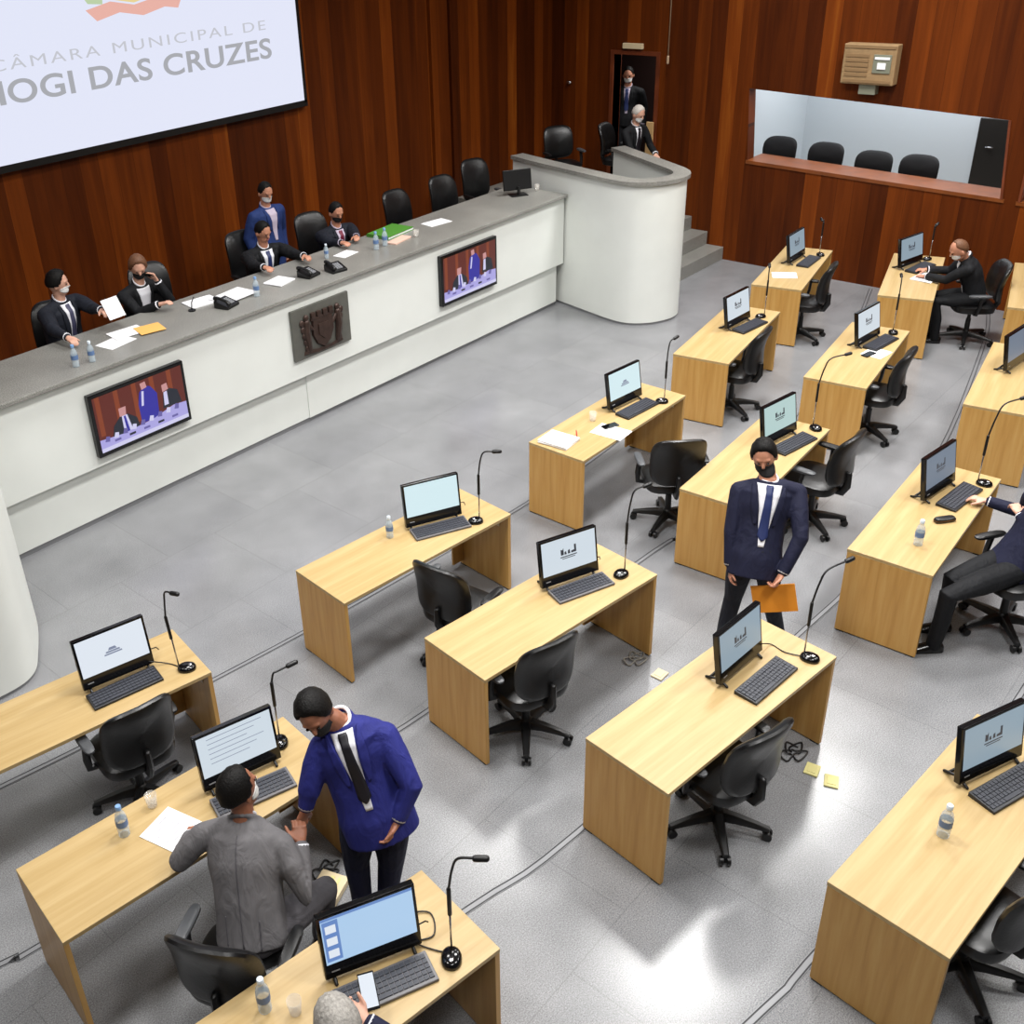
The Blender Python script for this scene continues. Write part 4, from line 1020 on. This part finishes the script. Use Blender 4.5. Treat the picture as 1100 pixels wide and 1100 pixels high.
def person(key, label, suit='suitblack', trous=None, shirt='shirt', tie='tieblack', mask='maskblack', hair='hair', style='short', skin='skin', w=1.0, sit=True, fine=1.0, gaze=None, curlL=.5, curlR=.5,
           palmL=None, palmR=None, vee=.075, shoes=True, headup=None, back=False, hs=1.0, hairlen=.0):
    J = {k: V(v) for k, v in POSE[key].items()}
    org = V((J['hip'].x, J['hip'].y, min(J['anL'].z, J['anR'].z) - .08))
    for k in J:
        if k != 'front': J[k] = J[k] - org
    t = thing('person', label, 'person', org)
    hip, neck, head = J['hip'], J['neck'], J['head']
    head = neck + (head - neck).normalized() * min(.175, (head - neck).length)
    J['head'] = head; hs *= 1.06
    up = (neck - hip).normalized()
    left = (J['shL'] - J['shR']); left = (left - up * left.dot(up)).normalized()
    front = left.cross(up).normalized()
    L = (neck - hip).length
    ff = J['front']; ff.z = 0; ff.normalize()
    hl = V((-ff.y, ff.x, 0))                                   # pelvis left
    # head frame
    g = V(gaze).normalized() if gaze else (front * 1.0 + V((0, 0, -.15))).normalized()
    hu = V(headup) if headup else (head - neck).normalized() * .6 + V((0, 0, .8))
    hu = (hu - g * hu.dot(g)).normalized(); hr = g.cross(hu).normalized()
    vx = .0075 * fine
    # ---- body: one continuous skin surface
    bm = B()
    ell(bm, hip + up * .05, .10 * w, .075 * w, .11, left, front, up); ell(bm, hip + up * L * .62, .12, .075, .18, left, front, up)
    tube(bm, [hip, hip + up * L * .5, neck - up * .02, neck + up * .02], [.08, .08, .065, .06], 14)
    tube(bm, [neck - up * .04 - front * .005, neck + (head - neck) * .35, head - hu * .04 - g * .018], [.066, .058, .055], 14)
    ell(bm, head + hu * .018 * hs - g * .006, .074 * hs, .095 * hs, .108 * hs, hr, g, hu, 20, 14)
    ell(bm, head - hu * .058 * hs + g * .022, .056 * hs, .066 * hs, .066 * hs, hr, g, hu, 16, 10)
    ell(bm, head + hu * .032 * hs + g * .076 * hs, .05 * hs, .016, .014, hr, g, hu)
    tube(bm, [head + hu * .022 + g * .086, head - hu * .012 + g * .104, head - hu * .024 + g * .100], [.009, .013, .012], 8, True)
    ell(bm, head - hu * .066 + g * .083, .026, .012, .010, hr, g, hu)
    for s in (-1, 1): ell(bm, head + hr * (s * .078 * hs) - hu * .010 - g * .008, .011, .02, .032, (hr + g * (.3 * s)).normalized(), (g - hr * (.3 * s)).normalized(), hu)
    for S, sd in (('L', -1), ('R', 1)):
        sh, el, wr = J['sh' + S], J['el' + S], J['wr' + S]
        tube(bm, [neck - up * .07, sh, el, wr], [.06, .046, .036, .025], 10, True)
        d = (wr - el).normalized(); pn = palmL if S == 'L' else palmR
        pn = V(pn) if pn else V((0, 0, -1)) + left * (.0)
        if abs(d.z) > .8 and not (palmL if S == 'L' else palmR): pn = left * (1 if S == 'R' else -1)
        hand(bm, wr, d, pn, sd, curlL if S == 'L' else curlR)
        hp = hip + hl * (.09 * (1 if S == 'L' else -1)) - up * .02
        tube(bm, [hp, J['kn' + S], J['an' + S] - V((0, 0, .03))], [.065, .045, .035], 10, True)
    body = bake(bm, vx * .78, 3); obj('body', body, M[skin], t, True)
    bt = BVHTree.FromPolygons([v.co.copy() for v in body.vertices], [tuple(p.vertices) for p in body.polygons])
    # ---- trousers and shoes
    bm = B()
    ell(bm, hip + up * .02, .165 * w, .125 * w, .13, hl, (ff + V((0, 0, .0))).normalized(), V((0, 0, 1)) if not sit else up)
    for S, sg in (('L', 1), ('R', -1)):
        hp = hip + hl * (.088 * sg) - V((0, 0, .0 if sit else .03)); kn, an = J['kn' + S], J['an' + S]
        mid = hp.lerp(kn, .5) + V((0, 0, .0))
        tube(bm, [hp, mid, kn, kn.lerp(an, .5) - ff * .012, an + V((0, 0, -.015))], [.098 * w, .088 * w, .066 * w, .062, .054], 14, True)
    obj('trousers', bake(bm, vx * 1.05, 4), M[trous or suit], t, True)
    if shoes:
        for S in 'LR':
            an = J['an' + S]; z = an.z - .075; fd = ff
            sl = V((-fd.y, fd.x, 0)); bm = B(); R_ = []
            for k, a, h in ((-.075, .022, .05), (-.06, .034, .075), (.0, .038, .085), (.06, .042, .06), (.12, .045, .042), (.165, .036, .032), (.185, .016, .02)):
                c = V((an.x, an.y, z)) + fd * k
                R_.append([c + sl * (a * q) + V((0, 0, h * r)) for q, r in ((-1, 0), (-1, .35), (-.75, .8), (0, 1), (.75, .8), (1, .35), (1, 0), (0, 0))])
            loft(bm, R_); obj('shoe', bm, M['shoe'], t, True)
    # ---- jacket
    bm = B()
    low = -.10 if sit else -.30
    prof = [(low, .180 * w, .130 * w), (-.05, .182 * w, .132 * w), (.18, .170 * w, .126 * w), (.42, .170 * w, .124 * w), (.66, .190 * w, .130 * w), (.84, .182 * w, .116 * w), (.94, .125 * w, .088), (1.0, .078, .070)]
    R_ = []
    for i in range(25):
        tt = low + (1.0 - low) * i / 24; a, b = lerp_prof(prof, tt)
        c = hip + up * (L * tt) - front * (.02 * math.sin(PI * max(0, min(1, tt))))
        R_.append(ringp(c, left * a, front * b, 24))
    loft(bm, R_)
    jt = BVHTree.FromBMesh(bm)
    for S in 'LR':
        sh, el, wr = J['sh' + S], J['el' + S], J['wr' + S]
        tube(bm, [neck - up * .055, neck.lerp(sh, .5) - up * .022, sh - up * .02], [.066, .066, .066 * w], 14, True)
        cu = wr - (wr - el).normalized() * .03
        tube(bm, [sh - up * .02, sh.lerp(el, .45), el, el.lerp(cu, .5), cu], [.067 * w, .064 * w, .055 * w, .050, .045], 14, True)
    tube(bm, [neck + up * (-.002) + (left * math.cos(a) * .067 + front * math.sin(a) * .070) - up * (.034 * math.sin(a)) for a in [math.radians(-205 + 230 * i / 14) for i in range(15)]], .015, 8, True)
    jm = bake(bm, vx * 1.05, 4); obj('jacket', jm, M[suit], t, True)
    
    def front_fn(t0, t1, wf, xo=lambda q: 0.0):
        def fn(u, q):
            tt = t0 + (t1 - t0) * q
            o = hip + up * (L * tt) + left * (xo(q) + u * wf(q)) + front * .42
            return o, -front
        return fn
    # collar and cuffs belong to the shirt
    nd = (head - neck).normalized()
    cb = B(); cc = neck + up * .012
    for k in range(1):
        pts = [cc + (left * math.cos(a) * .057 + front * math.sin(a) * .060) + up * (.010 - .032 * math.sin(a)) for a in [2 * PI * i / 20 for i in range(21)]]
        tube(cb, pts, .0105, 8)
    if not back:
        pb = patch(jt, front_fn(.14 if not sit else .2, .965, lambda q: .020 + (vee - .020) * q ** 1.2), 8, 26, .005)
        me = bpy.data.meshes.new('p'); pb.to_mesh(me); pb.free(); cb.from_mesh(me); bpy.data.meshes.remove(me)
    for S in 'LR':
        el, wr = J['el' + S], J['wr' + S]; d = (wr - el).normalized(); tube(cb, [wr - d * .05, wr - d * .012], .042, 14)
    obj('shirt', cb, M[shirt], t, True)
    if not back:
        if tie:
            pb = patch(jt, front_fn(.22, .955, lambda q: (.006 + .030 * min(1, q / .08)) if q < .08 else (.036 - .017 * (q - .08) if q < .9 else .022 + .004 * math.sin((q - .9) * 31))), 4, 26, .012)
            obj('tie', pb, M[tie], t, True)
        for s in (-1, 1):
            pb = patch(jt, front_fn(.42, .97, lambda q: .006 + .020 * math.sin(PI * min(1, q * 1.05)) ** .8, lambda q, s=s: s * (.034 + (vee - .020) * (.35 + .65 * q) ** 1.2 + .012)), 4, 18, .012, .006)
            obj('lapel', pb, M[suit], t, True)
    # ---- hair, eyes, mask
    if hair:
        bm = B(); rings = []; nu, nv = 28, 20
        for j in range(nv + 1):
            ph = -PI / 2 + PI * j / nv; row = []
            for i in range(nu):
                az = 2 * PI * i / nu
                f_, r_, u_ = math.cos(ph) * math.cos(az), math.cos(ph) * math.sin(az), math.sin(ph)
                fr = (1 - f_ / max(1e-4, math.hypot(f_, r_))) / 2 if math.hypot(f_, r_) > 1e-3 else .5
                sf = min(1, fr / .42); sf = sf * sf * (3 - 2 * sf); line = .74 - 1.0 * sf - .30 * max(0, fr - .42) if style != 'bald' else (1.2 - 2.2 * fr if fr > .25 else 1.2)
                if style == 'long': line = .45 - 1.35 * min(1, fr * 1.7)
                el_ = math.asin(max(-1, min(1, u_)))
                k = max(0, min(1, (el_ - line) / .30 + .5)); k = k * k * (3 - 2 * k)
                th = -.022 + k * (.022 + .006 + hairlen) + (.002 * math.sin(az * 9 + ph * 7) if k > .5 else 0)
                row.append(head + hu * .018 * hs - g * .008 + g * (f_ * (.095 * hs + th)) + hr * (r_ * (.075 * hs + th)) + hu * (u_ * (.108 * hs + th * 1.1)))
            rings.append(row)
        loft(bm, rings); obj('hair', bm, M[hair], t, True)
    for s in (-1, 1):
        bm = B(); ell(bm, head + hr * (s * .031) + g * (.083 * hs) + hu * .008, .011, .009, .006, hr, g, hu); obj('eye', bm, M['eye'], t, True)
    if mask:
        def mf(u, q):
            az = u * 1.2; hgt = (-.094 + .086 * q) + (.0 if abs(u) < .5 else (.5 - abs(u)) * .05 * (2 * q - 1))
            dr = g * math.cos(az) + hr * math.sin(az); o = head + hu * (hgt * 1.0 - .012 * (1 - q)) + dr * .25
            d = (head + hu * (-.045 + (hgt + .045) * .5) + g * .0 - o).normalized()
            return o, d
        pb = patch(bt, mf, 16, 8, .006); obj('mask', pb, M[mask], t, True)
    else:
        bm = B(); ell(bm, head - hu * .047 + g * .088 * hs, .024, .009, .006, hr, g, hu); obj('mouth', bm, M['lip'], t, True)
    return t

person('blue', 'person in a bright blue suit bending to shake hands, dark mask', 'blue', 'navy', 'shirt', 'tieblack', 'maskblack', skin='skin_dark', w=1.14, sit=False, gaze=(-.72, -.60, -.40), palmR=(-.2, .5, -.6), curlR=.75, curlL=.55, vee=.06, hairlen=.012)
person('gray', 'person in a grey suit seated with back turned, shaking hands', 'grey', 'greydark', 'shirt', None, 'maskwhite', skin='skin_dark', w=1.08, sit=True, gaze=(.90, .02, .12), back=True, palmR=(.3, .6, -.3), curlR=.75, curlL=.5, hairlen=.008)
# the grey jacket's centre seam and vents
g_ = bpy.data.objects['person.001'] if 'person.001' in bpy.data.objects else None
jk = [c for c in g_.children if c.name.startswith('jacket')][0]
jb = BVHTree.FromPolygons([v.co.copy() for v in jk.data.vertices], [tuple(p.vertices) for p in jk.data.polygons])
o_ = g_.location; hp, nk = V(POSE['gray']['hip']) - o_, V(POSE['gray']['neck']) - o_
lf = (V(POSE['gray']['shL']) - V(POSE['gray']['shR'])).normalized(); fr = lf.cross((nk - hp).normalized()).normalized()
for nm, xo, t0, t1 in (('back_seam', 0.0, -.06, .9), ('vent', -.09, -.06, .2), ('vent', .09, -.06, .2)):
    pb = patch(jb, lambda u, q: (hp.lerp(nk, t0 + (t1 - t0) * q) - fr * .45 + lf * (xo + u * .0035), fr), 1, 20, .0025, .001)
    obj(nm, pb, M['greydark'], g_, True)
person('navy', 'person in a navy suit standing mid-aisle with an orange envelope', 'navy', 'suitdark', 'shirt', 'tienavy', 'maskblack', skin='skin', w=1.02, sit=False, gaze=(-.86, -.40, -.24), curlL=.9, vee=.085, hairlen=.008)
person('P1', 'person in dark suit and pale mask at the left end of bench, holding paper', 'suitdark', None, 'shirt', 'tiegrey', 'maskwhite', w=1.22, fine=1.5, gaze=(.75, -.6, -.1), curlL=.9, skin='skin_pale', vee=.07, hairlen=.012)
person('P2', 'brown-haired person in a black jacket covering the face with one hand', 'suitblack', None, 'shirt', None, 'maskblack', hair='hair_brown', style='short', w=1.0, fine=1.5, gaze=(-.35, -.8, -.35), skin='skin_pale', vee=.085, hairlen=.014)
person('P4', 'unmasked person in black suit and blue tie, seated at the bench centre', 'suitblack', None, 'shirt', 'tienavy', None, w=1.22, fine=1.5, gaze=(.1, -.9, -.35), skin='skin', vee=.08)
person('P5', 'person in dark suit with maroon tie and black mask, seated at the bench', 'suitdark', None, 'shirtlilac', 'maroon', 'maskblack', w=1.22, fine=1.5, gaze=(-.15, -.9, -.3), skin='skin', vee=.06)
person('P3', 'person in a blue suit standing behind the bench, pale mask', 'suitblue', None, 'shirtlilac', None, 'maskwhite', w=1.22, fine=1.5, sit=False, gaze=(-.1, -.9, -.3), skin='skin', vee=.07)
person('P6', 'person in a dark suit standing in the shadowed doorway', 'suitblack', None, 'shirtlilac', 'tienavy', 'maskwhite', w=1.0, fine=1.7, sit=False, gaze=(-.9, -.45, -.2), skin='skin', vee=.05)
person('P7', 'white-haired person in black seated below the doorway', 'suitblack', None, 'shirt', 'tieblack', 'maskwhite', hair='hair_white', w=.95, fine=1.7, gaze=(-.1, -.9, -.4), skin='skin_pale', vee=.06)
person('P8', 'balding person in black suit and white mask reading at the far right desk', 'suitblack', None, 'shirt', None, 'maskwhite', hair='hair_brown', style='bald', w=1.0, fine=1.3, gaze=(-.55, .70, -.5), skin='skin', vee=.06)
person('P12', 'grey-haired person at the bottom edge holding a lit phone', 'navy', None, 'shirt', None, 'maskwhite', hair='hair_grey', w=1.0, gaze=(.35, .85, -.45), skin='skin_pale', curlR=.8, back=True, palmR=(-.3, .3, .9), hairlen=.01)
person('P13', 'person in dark clothes cut off by the right edge, hand on the keyboard', 'navy', 'suitblack', 'shirt', None, 'maskblack', w=1.0, gaze=(.2, .9, -.3), skin='skin_pale', back=True, curlL=.7)

# held things
def held(o, q):
    o.matrix_world = q; return o
def placed(x, y, z, ax, ay):
    ax, ay = V(ax).normalized(), V(ay); ay = (ay - ax * ay.dot(ax)).normalized(); az = ax.cross(ay)
    m = Matrix.Identity(4)
    for i in range(3): m[i][0], m[i][1], m[i][2], m[i][3] = ax[i], ay[i], az[i], (x, y, z)[i]
    return m
nv = V(POSE['navy']['wrL']); 
t = thing('envelope', "orange envelope held low in the navy-suited man's hand", 'envelope')
bm = B(); box(bm, -.15, .15, -.105, .105, -.006, .006, .002); obj('sleeve', bm, M['orange'], t)
bm = B(); f = [(-.15, .105), (.15, .105), (.0, .02)]; a = [bm.verts.new((x, y, .0064)) for x, y in f]; b = [bm.verts.new((x, y, .0074)) for x, y in f]
bm.faces.new(a); bm.faces.new(list(reversed(b)))
for i in range(3): bm.faces.new((a[i], a[(i + 1) % 3], b[(i + 1) % 3], b[i]))
obj('flap', bm, M['orange'], t)
ENV = placed(nv.x - .03, nv.y + .02, nv.z - .20, (.42, -.86, .22), (.1, .25, 1))
t.matrix_world = ENV
p1 = V(POSE['P1']['wrL'])
t = thing('paper_sheet', 'white sheet held up by the leftmost bench member', 'paper')
bm = B(); box(bm, -.085, .085, -.11, .11, -.002, .002); obj('sheet', bm, M['paper'], t)
t.matrix_world = placed(p1.x + .06, p1.y - .12, p1.z + .03, (.95, -.2, .1), (.15, .6, .75))
t = phone(0, 0, 0, 0, 'lit white phone held over the keyboard at the bottom', True)
w12 = V(POSE['P12']['wrR'])
t.matrix_world = placed(1.93, 2.37, .90, (.80, -.58, .1), (.55, .72, .42))

KEY, PRESS = 165.0, 100.0

# ------------------------------------------------------------------ lights
def area(x, y, z, sx, sy, e, col=(1, .985, .965), rot=(0, 0, 0), spread=180):
    l = bpy.data.lights.new('ceiling_or_fill_lamp', 'AREA'); l.shape = 'RECTANGLE'; l.size = sx; l.size_y = sy; l.energy = e; l.color = col; l.spread = math.radians(spread)
    o = link(bpy.data.objects.new('ceiling_or_fill_lamp', l)); o.location = (x, y, z); o.rotation_euler = rot
    return o
for x, kx in ((0.5, .62), (4.5, 1.1), (8.5, 1.2), (12.4, 1.25)):
    for y, ky in ((0.0, .9), (4.1, 1.1), (7.0, .50)):
        area(x, y, ZC - .05, 1.3, 1.0, KEY * kx * ky, spread=140)
area(XR + 1.3, 5.4, 3.38, 1.6, 3.6, PRESS, (.93, .97, 1.0))
area(XR + .55, 9.1, 3.15, .4, .4, 12)  # fill light added in the corridor to brighten the person standing there
SC.view_settings.view_transform = 'Standard'
SC.view_settings.look = 'None'
SC.view_settings.exposure = 0.0
SC.view_settings.gamma = 1.0
SC.view_settings.use_curve_mapping = False
wd = bpy.data.worlds.new('World'); SC.world = wd; wd.use_nodes = True
wd.node_tree.nodes['Background'].inputs['Color'].default_value = (.02, .02, .02, 1)
SC.cycles.max_bounces = 6
SC.cycles.use_denoising = True
